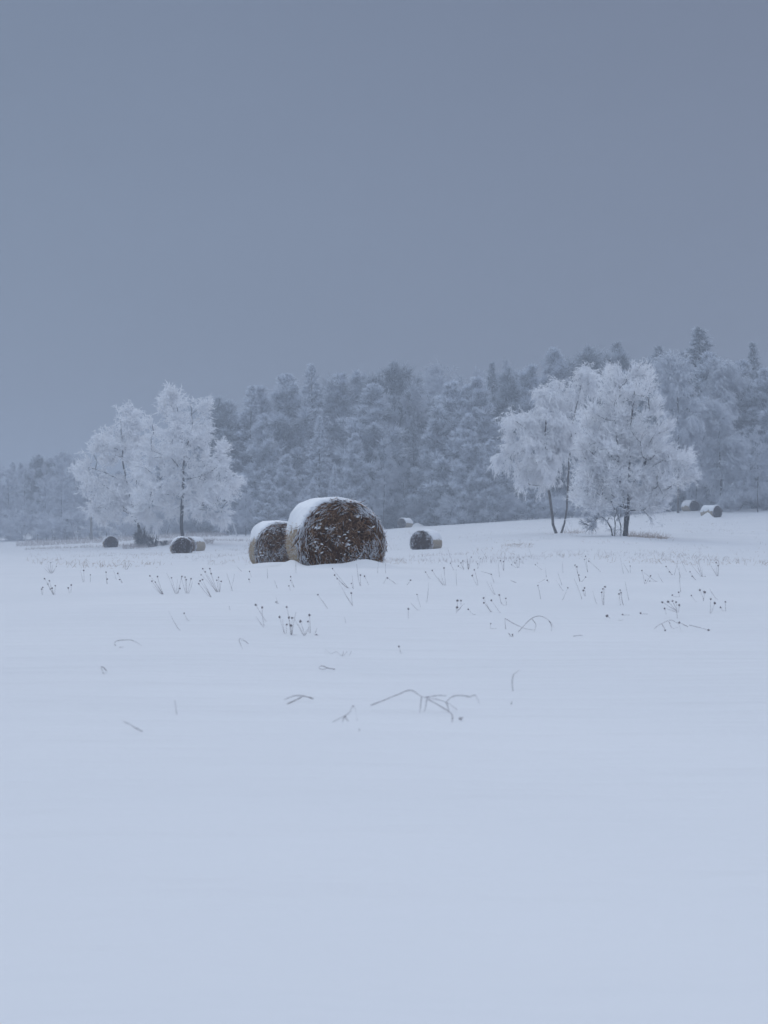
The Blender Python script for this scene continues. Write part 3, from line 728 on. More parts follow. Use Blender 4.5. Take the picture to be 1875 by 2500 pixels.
# ------------------------------------------------------------------ the forest edge, left to right
G1 = 'front trees of the forest edge'
front = [
 ('pine_c', 540, 975, 182, 1.0, 'dark pine top showing between the tallest left tree and the forest', 'tree'),
 ('pine_a', 566, 1002, 190, 1.0, 'low dark pine just right of the tallest left frosted tree', 'tree'),
 ('spruce_a', 613, 946, 180, 1.1, 'rimed spruce, first full conifer right of the left frosted trees', 'tree'),
 ('pine_b', 645, 946, 190, 1.0, 'grey pine behind the first full conifer right of the frosted trees', 'tree'),
 ('pine_a', 642, 1011, 172, 0.85, 'rimed pine with pointed crown, lower and in front of the first conifers', 'tree'),
 ('pine_a', 700, 914, 182, 1.05, 'tall rimed pine above the left nearer bale with a rounded pointed top', 'tree'),
 ('spruce_a', 762, 893, 188, 0.95, 'tall spruce with a thin spire above the left side of the biggest bale', 'tree'),
 ('pine_b', 818, 914, 192, 0.95, 'grey pine directly right of the thin spire spruce', 'tree'),
 ('pine_c', 846, 914, 196, 0.9, 'hazy pine above the middle of the biggest bale', 'tree'),
 ('pine_d', 876, 914, 196, 0.9, 'hazy pine left of the high dark pine over the biggest bale', 'tree'),
 ('pine_c', 945, 888, 190, 0.95, 'high dark pine above the right shoulder of the biggest bale', 'tree'),
 ('pine_a', 911, 938, 174, 1.15, 'heavily rimed pine in front of the high dark pine, biggest frosted crown there', 'tree'),
 ('broad_a', 977, 920, 186, 0.8, 'brownish frosted broadleaf tree right of the high dark pine', 'tree'),
 ('broad_b', 937, 1072, 166, 0.8, 'young frosted broadleaf tree rising behind the right edge of the biggest bale', 'tree'),
 ('pine_d', 1110, 936, 166, 1.15, 'brightly rimed pine standing forward over the two middle bales', 'tree'),
 ('pine_b', 1169, 925, 166, 1.0, 'rimed pine between the bright forward pine and the V birch', 'tree'),
 ('spruce_b', 1202, 890, 196, 0.9, 'hazy narrow spruce top left of the V birch', 'tree'),
 ('pine_c', 1248, 902, 182, 0.8, 'dark pine top just above the left arm of the V birch', 'tree'),
 ('pine_b', 1288, 895, 178, 0.85, 'rimed pine above the crown of the V birch on its left', 'tree'),
 ('pine_a', 1352, 850, 176, 0.85, 'high round topped pine behind the V birch', 'tree'),
 ('pine_c', 1412, 850, 180, 1.0, 'high flat branching pine right behind the tip of the V birch', 'tree'),
 ('broad_b', 1459, 862, 205, 0.6, 'faint frosted tree between the flat branching pine and the spiky tree', 'tree'),
 ('spruce_b', 1506, 840, 182, 1.2, 'narrow dark spruce tip above the spiky frosted tree, left of its middle', 'tree'),
 ('pine_c', 1536, 855, 180, 0.8, 'dark pine right beside the narrow spruce tip above the spiky tree', 'tree'),
 ('spruce_a', 1587, 878, 180, 0.85, 'small spruce tip above the right shoulder of the spiky tree', 'tree'),
 ('spruce_b', 1608, 851, 176, 1.35, 'dark pointed spruce left of the tall pale weeping birch', 'tree'),
 ('spruce_b', 1706, 806, 156, 1.75, 'highest dark spruce of the forest, near the right edge of the field', 'tree'),
 ('pine_b', 1724, 862, 153, 0.95, 'dense rimed pine below and right of the highest spruce', 'tree'),
 ('pine_a', 1145, 1010, 158, 0.8, 'lower rimed pine in front, left of the V birch trunks', 'tree'),
 ('pine_d', 1062, 1040, 167, 0.85, 'rimed pine with low boughs right above the right middle bale', 'tree'),
 ('pine_b', 1192, 1075, 156, 0.85, 'low rimed pine under the left arm of the V birch', 'tree'),
 ('pine_b', 1300, 1160, 154, 0.8, 'small rimed pine behind the legs of the V birch', 'tree'),
 ('pine_a', 700, 1110, 160, 0.95, 'bushy young rimed pine above the gap between the two nearer bales', 'tree'),
 ('pine_b', 760, 1172, 152, 0.75, 'very small bright rimed pine right behind the top of the biggest bale', 'tree'),
 ('spruce_a', 816, 1135, 158, 0.75, 'small pointed rimed spruce above the middle of the biggest bale', 'tree'),
 ('pine_d', 655, 1160, 156, 0.8, 'young rimed pine above the smaller of the two nearer bales', 'tree'),
 ('broad_b', 600, 1180, 160, 0.9, 'grey frosted young tree between the leaning white post and nearer bales', 'tree'),
 ('pine_b', 870, 1060, 166, 0.8, 'rimed pine behind the right half of the biggest bale', 'tree'),
 ('spruce_a', 780, 1020, 168, 0.9, 'mid height rimed spruce above the left half of the biggest bale', 'tree'),
 ('broad_a', 985, 1120, 172, 0.9, 'rusty grey frosted bushy tree behind the small far bale', 'tree'),
 ('spruce_b', 1010, 1010, 176, 0.8, 'dim grey spruce left of the bright forward pine', 'tree'),
 ('pine_c', 1690, 1000, 156, 1.0, 'dark pine under the highest spruce beside the weeping birch', 'tree'),
 ('broad_b', 1700, 1120, 148, 0.9, 'frosted young tree above the gap between the two far right bales', 'tree'),
 ('pine_a', 1620, 1110, 160, 0.9, 'grey rimed pine behind the right flank of the spiky tree', 'tree'),
 ('broad_a', 1118, 862, 232, 1.0, 'faint tall frosted broadleaf tree fading into fog behind the bright forward pine', 'tree'),
 ('broad_c', 1046, 880, 236, 0.75, 'faint frosted tree in the fog right of the brownish broadleaf tree', 'tree'),
 ('broad_a', 1085, 880, 245, 0.8, 'faintest frosted tree between two other fogged broadleaf crowns', 'tree'),
 ('broad_b', 1236, 880, 225, 0.7, 'fogged frosted tree top behind the narrow spruce left of the V birch', 'tree'),
 ('broad_b', 1330, 870, 230, 0.7, 'fogged frosted tree top left of the high round topped pine', 'tree'),
]
for kind, px, top, Y, w, lab, cat in front:
    forest_tree(kind, px, top, Y, lab, cat, None, w)
# rows behind fill the wood; nothing tells these apart
R2 = random.Random(5)
def skyline(px):
    xs = [480, 560, 613, 700, 762, 850, 945, 1000, 1110, 1200, 1290, 1350, 1420, 1470, 1506, 1560, 1608, 1660, 1706, 1790, 2000]
    ys = [1010, 1010, 960, 935, 925, 925, 905, 945, 955, 925, 912, 880, 872, 905, 872, 900, 880, 880, 850, 880, 900]
    return float(np.interp(px, xs, ys))
GB = 'dim conifers filling the wood behind its front trees'
for row, (Yr, dt) in enumerate([(196, 28), (210, 34), (226, 44)]):
    px = 530.0
    while px < 2010:
        px += R2.uniform(30, 44)
        if 985 < px < 1085 and row < 2: dtt = 60
        else: dtt = dt
        kd = R2.choice(['pine_a', 'pine_b', 'pine_c', 'pine_d', 'spruce_b'])
        Yq = Yr - (14 if px > 1250 else 0) - (14 if px > 1600 else 0)
        forest_tree(kd, px, skyline(px) + dtt + R2.uniform(-8, 40), Yq + R2.uniform(-4, 4), 'dim grey conifer standing inside the wood behind its front trees', 'tree', GB, R2.uniform(0.9, 1.2))
# beyond the right edge of the photo the wood goes on
for i, (kd, px, top, Y) in enumerate([('pine_a', 1812, 880, 156), ('spruce_b', 1838, 840, 162), ('pine_b', 1866, 900, 152), ('broad_b', 1850, 1040, 140), ('pine_a', 1890, 1000, 150), ('pine_a', 1925, 890, 158)]):
    forest_tree(kd, px, top, Y, ['rimed pine, first beyond the slender birch on the right', 'dark spruce standing right of the first rimed pine past the birch', 'grey pine near the far right end of the wood', 'lower frosted tree by the right end of the wood', 'lower rimed pine at the far right end of the wood', 'last tall pine at the right end of the wood'][i], 'tree')
# the fogged wood at far left
GL = 'fogged trees of the far left wood'
left_far = [('broad_a', 60, 1120, 225, 0.9), ('pine_c', 105, 1112, 235, 0.9), ('broad_b', 128, 1118, 222, 0.9), ('broad_c', 165, 1098, 218, 1.0), ('broad_a', 190, 1095, 225, 0.9), ('pine_a', 138, 1112, 240, 1.0),
 ('broad_c', 110, 1160, 212, 0.9), ('broad_a', 150, 1150, 208, 0.9), ('broad_b', 215, 1150, 212, 1.0), ('broad_c', 255, 1160, 215, 1.0), ('broad_a', 300, 1180, 212, 1.0), ('broad_c', 345, 1150, 216, 1.0),
 ('pine_a', 390, 1130, 215, 1.1), ('broad_b', 420, 1120, 210, 1.0), ('pine_b', 470, 1060, 205, 1.1), ('pine_a', 505, 1040, 198, 1.1), ('broad_a', 20, 1130, 215, 1.0), ('broad_c', -30, 1110, 215, 1.0), ('pine_c', 545, 1060, 192, 1.1),
 ('pine_c', 240, 1150, 235, 1.2), ('pine_a', 290, 1150, 235, 1.2), ('pine_b', 330, 1140, 235, 1.2), ('spruce_b', 75, 1130, 240, 1.2), ('spruce_a', 30, 1130, 240, 1.2), ('spruce_b', -15, 1130, 240, 1.2), ('pine_b', 190, 1130, 240, 1.2)]
for kd, px, top, Y, w in left_far:
    lab = 'fogged conifer of the far left wood behind the left frosted trees' if kd[0] in 'ps' else 'fogged frosted broadleaf tree of the far left wood behind the left frosted trees'
    forest_tree(kd, px, top, Y, lab, 'tree', GL if kd[0] in 'ps' else 'fogged broadleaf trees of the far left wood', w)
# undergrowth along the edge of the wood
GS = 'frosted bushes along the foot of the wood'
px = -60.0
while px < 1960:
    px += R2.uniform(20, 34)
    if px < 540: Y = 196 + R2.uniform(-6, 8)
    elif px < 1080: Y = 172 + R2.uniform(-4, 6)
    elif px < 1230: Y = 160 + R2.uniform(-3, 6)
    else: Y = 155 - (px - 1230) / 700 * 10 + R2.uniform(-3, 5)
    gp = HY - (g1(X_at(px, Y), Y) - CAMZ) / Y * F
    forest_tree(R2.choice(['shrub_a', 'shrub_b']), px, gp - R2.uniform(28, 68), Y, 'grey frosted bush at the foot of the %s' % ('far left wood' if px < 540 else 'wood behind the bales' if px < 1180 else 'wood behind the V birch and spiky tree' if px < 1600 else 'wood by the two far right bales'), 'bush',
                'frosted bushes at the foot of the %s' % ('far left wood' if px < 540 else 'wood behind the bales' if px < 1180 else 'wood behind the V birch' if px < 1600 else 'wood by the far right bales'), R2.uniform(0.9, 1.4))

# ------------------------------------------------------------------ poles and fence at the far left
def pole(name, pa, pb, Y, r, mat, label, cat):
    a = np.array([X_at(pa[0], Y), Y, Z_at(pa[1], Y)]); b = np.array([X_at(pb[0], Y), Y, Z_at(pb[1], Y)])
    a[2] = g1(a[0], a[1]) - 0.1
    base = a.copy(); mb = MB()
    ts = np.linspace(0, 1, 6)[:, None]; P = (b - a) * ts
    mb.tubes(P[None], np.linspace(r, r * 0.75, 6)[None], 8)
    o = link(name, mb.mesh(name, [M[mat]])); o.location = base; tag(o, label, cat); return o
pole('wooden_pole', (223, 1316), (222, 1205), 185, 0.17, 'wood', 'plain upright wooden pole at the field edge left of the leaning frosted tree', 'pole')
pole('leaning_post', (580, 1296), (567, 1272), 160, 0.09, 'white_post', 'short pale post leaning left at the field edge by the left frosted trees', 'post')
fence = empty('wire_fence', at(160, 192)); tag(fence, 'low wire fence with short posts at the far left field edge', 'fence')
fx, fy, fz = fence.location
wires = MB(); tops = []
for i, px in enumerate(range(92, 262, 21)):
    x, y, z = at(px, 192 + i * 0.3)
    m = MB(); m.tubes(np.array([[[0, 0, -0.2], [0.01, 0, 0.4], [0, 0, 0.85]]]), np.array([[0.07, 0.07, 0.06]]), 6)
    o = link('post', m.mesh('fence_post', [M['wood']]), fence); o.location = (x - fx, y - fy, z - fz); tops.append((x - fx, y - fy, z - fz))
T = np.array(tops)
for h in (0.35, 0.7):
    wires.tubes((T + [0, -0.08, h])[None], np.full((1, len(T)), 0.02), 4)
link('wire', wires.mesh('fence_wire', [M['wood']]), fence)

# ------------------------------------------------------------------ hay bales
def bale(px, Y, R, L, yaw, label, detail=1.0, seed=0, hc=None, cap=(25, 165), th=0.06, wedge=0.0, frosty=0.35, net=0.6, front_dark=0.0):
    rng = np.random.RandomState(900 + seed)
    x0, y0, z0 = at(px, Y)
    hc = 0.47 * R if hc is None else hc
    t = empty('hay_bale', (x0, y0, z0), math.radians(yaw)); tag(t, label, 'hay bale', 'round hay bales in the snowy field')
    def rr(ph, yy):   # slightly irregular roll
        return R * (1 + 0.012 * np.sin(ph * 3 + seed) + 0.022 * vnoise(ph * 2.5 + seed * 7, yy * 3 + 5) * 2)
    def pos(ph, yy, rad):
        c, s = np.cos(ph), np.sin(ph)
        zz = np.where(s < 0, s * 0.86, s) * rad
        return np.stack([c * rad, yy, hc + zz], -1)
    nA = 72 if detail > 0.5 else 36; nL = 14
    ph = np.linspace(0, 2 * math.pi, nA, endpoint=False); ys = np.linspace(0, L, nL)
    PH_, YS = np.meshgrid(ph, ys, indexing='ij')
    V = pos(PH_.ravel(), YS.ravel(), rr(PH_.ravel(), YS.ravel()) * (1 - 0.035 * (np.abs(YS.ravel() / L - 0.5) * 2) ** 6))
    idx = np.arange(nA * nL).reshape(nA, nL); nx = np.roll(idx, -1, 0)
    Fq = np.stack([idx[:, :-1], nx[:, :-1], nx[:, 1:], idx[:, 1:]], -1).reshape(-1, 4)
    mb = MB(); mb.add(V, Fq)
    # back end closes the roll
    def disc(mb, yc, sgn, mi, bulge, rough):
        nr = 16
        q = np.linspace(1, 0.02, nr); Q, A = np.meshgrid(q, ph, indexing='ij')
        rad = rr(A.ravel(), np.full(A.size, 0 if sgn < 0 else L)) * Q.ravel() * 0.97
        yy = yc + sgn * (bulge * (1 - Q.ravel() ** 2.5) + rough * 2 * vnoise(np.cos(A.ravel()) * Q.ravel() * 7 + 20, np.sin(A.ravel()) * Q.ravel() * 7 + 20 + seed))
        v = pos(A.ravel(), yy, rad)
        ii = np.arange(nr * nA).reshape(nr, nA); jj = np.roll(ii, -1, 1)
        f = np.stack([ii[:-1], jj[:-1], jj[1:], ii[1:]], -1).reshape(-1, 4)
        if sgn > 0: f = f[:, ::-1]
        mb.add(v, f, mi)
        c = len(v) - nA   # close the hub
        mb.add(np.concatenate([v[c:], [v[c:].mean(0)]]), [[k, (k + 1) % nA, nA, nA] for k in range(0)] or np.zeros((0, 4), int), mi)
    disc(mb, L, 1, 0, 0.03, 0.02)
    link('roll', mb.mesh('bale_roll', [M['wrap']]), t)
    fb = MB(); disc(fb, 0.0, -1, 0, 0.04, 0.035)
    link('end_face', fb.mesh('bale_end', [M['straw_end' if detail > 0.5 else 'straw_end_dark']]), t)
    # straw strands on the end, wound round the rim and loose within
    n = int(7500 * detail)
    q = np.sqrt(rng.rand(n)) * 1.0; A = rng.rand(n) * 2 * math.pi
    u = q * R * 0.99
    cx, cz = u * np.cos(A), u * np.sin(A)
    tang = np.stack([-np.sin(A), np.zeros(n), np.cos(A)], -1)
    rndd = unit(rng.normal(0, 1, (n, 3)) * [1, 0.5, 1])
    w = np.clip((q - 0.45) * 2.2, 0.1, 1)[:, None]
    low = ((cz < -0.02 * R) & (np.abs(cx) < 0.8 * R))[:, None]
    d = tang * w + rndd * (1.05 - w * 0.6)
    d = np.where(low, d * 0.7 + np.array([0, 0, -1.0]) * 0.8, d); d[:, 1] = -np.abs(d[:, 1]) * 0.35
    keep = (np.sin(A) * q > -0.62)
    Ls = R * rng.uniform(0.06, 0.22, n) * (1 + 0.6 * (q > 0.8))
    C = pos(A, -0.045 - 0.03 * rng.rand(n) * (1), u); C[:, 1] += 0.035 * q ** 3
    P, _ = shoots(rng, C - unit(d) * Ls[:, None] * 0.5, d, Ls, np.full(n, 1.0), np.full(n, 1.0), 4, 0.16)
    rs = rng.uniform(0.0028, 0.0062, n) * (1.0 if detail > 0.5 else 1.7)
    # colour value: brown range, frosted strands near the rim, the top and in patches
    patch = vnoise(cx / R * 4 + seed * 3 + 11, cz / R * 4 + 17) + 0.5 * vnoise(cx / R * 9 + 3, cz / R * 9 + seed)
    pf = frosty * (0.03 + 0.75 * np.clip((q - 0.66) * 3, 0, 1) * (0.35 + 0.65 * (np.abs(np.cos(A)) > 0.35)) + 3.0 * np.clip(patch - 0.10, 0, 1) + 0.25 * np.clip(-cx / R, 0, 1) + 0.12 * np.clip(cz / R, 0, 1))
    col = np.where(rng.rand(n) < pf, rng.uniform(0.76, 1.0, n), np.clip(rng.normal(0.33, 0.2, n), 0, 0.62))
    col = np.where((col < 0.7), np.clip(col * (1 - front_dark), 0, 0.66), col)
    sb = MB(); sb.tubes(P[keep], (rs[:, None] * np.array([[0.6, 1, 1, 0.4]]))[keep], 3, 0, col[keep][:, None])
    # rim fringe: frosted straw hanging round the edge of the roll
    n = int(1900 * detail); A = rng.uniform(-0.55, math.pi + 0.55, n); 
    C = pos(A, rng.uniform(-0.05, 0.10, n), rr(A, 0) * rng.uniform(0.94, 0.995, n))
    tg = np.stack([-np.sin(A), np.zeros(n), np.cos(A)], -1); tg *= np.where(np.cos(A) > 0, -1, 1)[:, None]
    d = tg * 1.0 + rng.normal(0, 0.17, (n, 3)) * [1, 0.8, 1] - np.stack([np.cos(A), np.zeros(n), np.sin(A)], -1) * 0.16
    P, _ = shoots(rng, C, d, R * rng.uniform(0.08, 0.3, n), np.ones(n), np.ones(n), 4, 0.15)
    col = np.where(rng.rand(n) < frosty * 1.6, rng.uniform(0.78, 1.0, n), rng.uniform(0.05, 0.55, n))
    sb.tubes(P, np.broadcast_to(rng.uniform(0.003, 0.0065, n)[:, None] * (1 if detail > 0.5 else 1.6), (n, 4)), 3, 0, col[:, None])
    # short stubble on the wrapped side
    n = int(1800 * detail); A = rng.uniform(-0.5, math.pi + 0.5, n)
    C = pos(A, rng.uniform(0.05, L, n), rr(A, 0) * 1.0)
    d = np.stack([np.cos(A), rng.normal(0, 0.6, n), np.sin(A)], -1) * [0.4, 1, 0.4] + rng.normal(0, 0.8, (n, 3))
    P, _ = shoots(rng, C, d, rng.uniform(0.02, 0.06, n) * R / 0.65, np.ones(n), np.ones(n), 3, 0.1)
    sb.tubes(P, np.full((n, 3), 0.0025 if detail > 0.5 else 0.005), 3, 0, rng.choice([0.6, 0.66, 0.8, 0.9], n)[:, None])
    tag(link('loose_straw', sb.mesh('bale_straw', [M['strand']]), t), kind='stuff')
    # clumps of snow caught on the end
    pb = MB(); nc = int(330 * min(1, detail + 0.2)) if detail > 0.5 else 0
    for _ in range(nc * 3):
        a = rng.rand() * 2 * math.pi; qq = math.sqrt(rng.rand()) * 0.95
        cxx, czz = qq * math.cos(a), qq * math.sin(a)
        pv = float(vnoise(cxx * 3.2 + seed * 2.7 + 31, czz * 5 + 13))
        if pv < 0.14 or czz < -0.42 or rng.rand() > 0.02 + pv * 0.8: continue
        sx = rng.uniform(0.008, 0.028) * R / 0.65; sz = sx * rng.uniform(0.25, 0.5)
        uu = np.linspace(0, 2 * math.pi, 8, endpoint=False); vv = np.linspace(0.05, math.pi - 0.05, 5)
        U_, V_ = np.meshgrid(uu, vv, indexing='ij')
        c0 = pos(np.array([a]), np.array([-0.065]), np.array([qq * R * 0.97]))[0]
        rn = 1 + 0.3 * rng.normal(0, 1, U_.shape) * 0.5
        v = np.stack([np.cos(U_) * np.sin(V_) * sx * rn, np.sin(U_) * np.sin(V_) * 0.022 * rn, np.cos(V_) * sz * rn], -1).reshape(-1, 3)
        tl = rng.uniform(-0.7, 0.7); cs, sn = math.cos(tl), math.sin(tl)
        v = np.stack([v[:, 0] * cs - v[:, 2] * sn, v[:, 1], v[:, 0] * sn + v[:, 2] * cs], -1) + c0
        ii = np.arange(40).reshape(8, 5); jj = np.roll(ii, -1, 0)
        pb.add(v, np.stack([ii[:, :-1], jj[:, :-1], jj[:, 1:], ii[:, 1:]], -1).reshape(-1, 4))
    if pb.n: tag(link('clinging_snow', pb.mesh('bale_clinging_snow', [M['cap']]), t), kind='stuff')
    # snow lying over the roll
    a0, a1 = math.radians(cap[0]), math.radians(cap[1])
    nP, nQ = 90, 36
    p = np.linspace(0, 1, nP); yq = np.linspace(0, 1, nQ); Pp, Yq = np.meshgrid(p, yq, indexing='ij')
    e0 = a0 + 0.30 * vnoise(Yq * 9 + seed, 3.3); e1 = a1 + 0.36 * vnoise(Yq * 11 + seed, 8.8) + 0.15 * vnoise(Yq * 30, 2.0)
    ANG = e0 + (e1 - e0) * Pp
    yy = -0.035 + (0.05 * vnoise(Pp * 26, seed + 0.5) + 0.03 * vnoise(Pp * 60, seed + 0.5)) * (1 - Yq) + (L + 0.07) * Yq
    edge = np.clip(np.minimum(Pp, 1 - Pp) / 0.16, 0, 1) ** 0.5 * np.clip(np.minimum(Yq / 0.05, (1 - Yq) / 0.06), 0, 1) ** 0.5
    topw = np.clip(np.sin(ANG), 0, 1) ** 0.7
    thick = th * (0.35 + 0.75 * topw) * (0.62 + 0.38 * np.clip(Yq / 0.35, 0, 1)) * (1 + 0.9 * vnoise(Pp * 7 + seed, Yq * 4) + 0.5 * vnoise(Pp * 19 + seed, Yq * 9)) + wedge * np.exp(-0.5 * ((ANG - math.radians(128)) / 0.30) ** 2) * (0.35 + 0.65 * Yq)
    rad_o = rr(ANG, yy) + 0.004 + thick * edge
    Vo = pos(ANG.ravel(), yy.ravel(), rad_o.ravel()); Vi = pos(ANG.ravel(), yy.ravel(), (rr(ANG, yy) - 0.03).ravel())
    ii = np.arange(nP * nQ).reshape(nP, nQ)
    f = np.stack([ii[:-1, :-1], ii[1:, :-1], ii[1:, 1:], ii[:-1, 1:]], -1).reshape(-1, 4)
    cbm = MB(); nV = nP * nQ
    def strip(e): return np.stack([e[:-1], e[1:], e[1:] + nV, e[:-1] + nV], -1)
    sides = np.concatenate([strip(ii[0]), strip(ii[-1])[:, ::-1], strip(ii[:, 0])[:, ::-1], strip(ii[:, -1])])
    cbm.add(np.concatenate([Vo, Vi]), np.concatenate([f, f[:, ::-1] + nV, sides]))
    link('snow_cap', cbm.mesh('bale_snow_cap', [M['cap']]), t)
    return t

bale(833, 20.6, 0.642, 1.2, 12.5, 'biggest nearest hay bale, brown straw end crossed with frosted strands, thick snow cap', 1.0, 1, hc=0.31, cap=(16, 163), th=0.042, wedge=0.055, frosty=0.40)
bale(690, 32.7, 0.645, 1.22, 13, 'second nearest hay bale, partly hidden behind the left side of the biggest bale', 0.7, 2, hc=0.31, cap=(15, 158), th=0.045, wedge=0.05, frosty=0.42)
bale(1029, 73, 0.645, 1.25, -25, 'hay bale right of the biggest one with bare tan wrapping on its right flank', 0.35, 3, hc=0.33, cap=(18, 150), th=0.035, frosty=0.42, front_dark=0.55)
bale(445, 85, 0.645, 1.2, 13, 'front bale of the close pair below the tallest left frosted tree', 0.3, 4, hc=0.32, cap=(30, 160), th=0.05, frosty=0.22, front_dark=0.6)
bale(461, 103, 0.66, 1.3, -22, 'rear bale of the close pair, only its snowy right flank showing', 0.25, 5, hc=0.34, cap=(35, 160), th=0.05, frosty=0.5)
bale(271, 126, 0.64, 1.2, 16, 'lone small hay bale farthest left, left of the leaning frosted tree', 0.25, 6, hc=0.34, cap=(35, 165), th=0.05, frosty=0.18, front_dark=0.6)
bale(981, 152, 0.59, 1.2, -38, 'smallest farthest hay bale in the middle, against the foot of the wood', 0.2, 7, hc=0.45, cap=(10, 150), th=0.06, frosty=0.25, front_dark=0.6)
bale(1695, 146, 0.65, 1.3, 26, 'left one of two far bales on the right slope, under the frosted trees', 0.22, 8, hc=0.40, cap=(40, 172), th=0.06, frosty=0.18, front_dark=0.6)
bale(1751, 133, 0.66, 1.45, 38, 'right one of two far bales on the right slope, snow drift on its left flank', 0.22, 9, hc=0.42, cap=(50, 165), th=0.06, frosty=0.18, front_dark=0.6)

# ------------------------------------------------------------------ weeds sticking out of the snow
def head_mesh():
    m = MB(); uu = np.linspace(0, 2 * math.pi, 8, endpoint=False); vv = np.linspace(0.05, math.pi - 0.05, 6)
    U_, V_ = np.meshgrid(uu, vv, indexing='ij'); rn = 1 + 0.22 * np.random.RandomState(3).normal(0, 1, U_.shape)
    v = np.stack([np.cos(U_) * np.sin(V_) * rn, np.sin(U_) * np.sin(V_) * rn, -np.cos(V_) * 0.85 * rn], -1).reshape(-1, 3)
    ii = np.arange(48).reshape(8, 6); jj = np.roll(ii, -1, 0)
    m.add(v, np.stack([ii[:, :-1], jj[:, :-1], jj[:, 1:], ii[:, 1:]], -1).reshape(-1, 4))
    return m.mesh('seed_head', [M['seed']])
HEAD = head_mesh()
wr = random.Random(17)
def weed(base, stems, label, group=None, name='dry_weed', thick=1.0, cat='dry weed'):
    """base (px,py); stems: list of polylines in photo px ending with optional head size; each polyline starts at the base unless it has 'free'"""
    Y = dist_for(base[0], base[1]); x0 = X_at(base[0], Y); z0 = g1(x0, Y); k = Y / F
    t = empty(name, (x0, Y, z0)); tag(t, label, cat, group)
    sm = MB(); heads = []
    r = (0.0007 + 0.00009 * Y) * thick * 0.85
    for st in stems:
        h = 0
        if isinstance(st[-1], (int, float)): h = st[-1]; st = st[:-1]
        pl = list(st)
        if len(pl) == 1: pl = [base] + pl
        dep = wr.uniform(-0.3, 0.3)
        zmax = max(base[1] - p[1] for p in pl) * k + 1e-6
        P = []
        for i, p in enumerate(pl):
            zz = (base[1] - p[1]) * k; 
            if zz < -1.5 * k:   # lies nearer than the base: set it on the snow where it is seen
                Yn = dist_for(p[0], p[1]); xn = X_at(p[0], Yn)
                P.append([xn - x0, Yn - Y, g1(xn, Yn) - z0 + r]); continue
            P.append([(p[0] - base[0]) * k, dep * max(zz, 0.0) * 0.8, zz])
        P = np.array(P)
        if abs(P[0, 2]) < 0.02 and len(st) == 1: P[0, 2] = -0.03
        # resample with a slight bow
        Q = []; n_ = len(P)
        for i in range(n_ - 1):
            a, b = P[i], P[i + 1]; L = np.linalg.norm(b - a)
            ta = (b - P[i - 1]) * 0.5 if i > 0 else (b - a); tb = (P[i + 2] - a) * 0.5 if i < n_ - 2 else (b - a)
            ta = ta / (np.linalg.norm(ta) + 1e-9) * L; tb = tb / (np.linalg.norm(tb) + 1e-9) * L
            side = np.array([wr.uniform(-1, 1), wr.uniform(-1, 1), 0]) * L * 0.03
            for j in range(6):
                u = j / 6; u2 = u * u; u3 = u2 * u
                Q.append((2 * u3 - 3 * u2 + 1) * a + (u3 - 2 * u2 + u) * ta + (3 * u2 - 2 * u3) * b + (u3 - u2) * tb + side * math.sin(math.pi * u))
        Q.append(P[-1]); Q = np.array(Q)
        # keep every point above the snow it stands over
        gz = ground(Q[:, 0] + x0, Q[:, 1] + Y) - z0
        m_ = np.arange(len(Q)) > 0
        Q[m_, 2] = np.maximum(Q[m_, 2], gz[m_] + r * 0.6)
        sm.tubes(Q[None], (np.linspace(r, r * 0.45, len(Q)) * (1 + 0.35 * np.array([wr.uniform(-1, 1) for _ in Q])))[None], 5)
        if h: heads.append((Q[-1], h))
    link('stem', sm.mesh('weed_stem', [M['stalk']]), t)
    for p, h in heads:
        o = link('seed_head', HEAD, t); o.location = p
        s = (0.0031 + 0.00037 * Y) * (0.62 + 0.38 * h) * wr.uniform(0.85, 1.1); o.scale = (s, s, s * wr.uniform(0.8, 1.1))
        o.rotation_euler = (wr.uniform(-0.6, 0.6), wr.uniform(-0.6, 0.6), wr.uniform(0, 6))
    return t

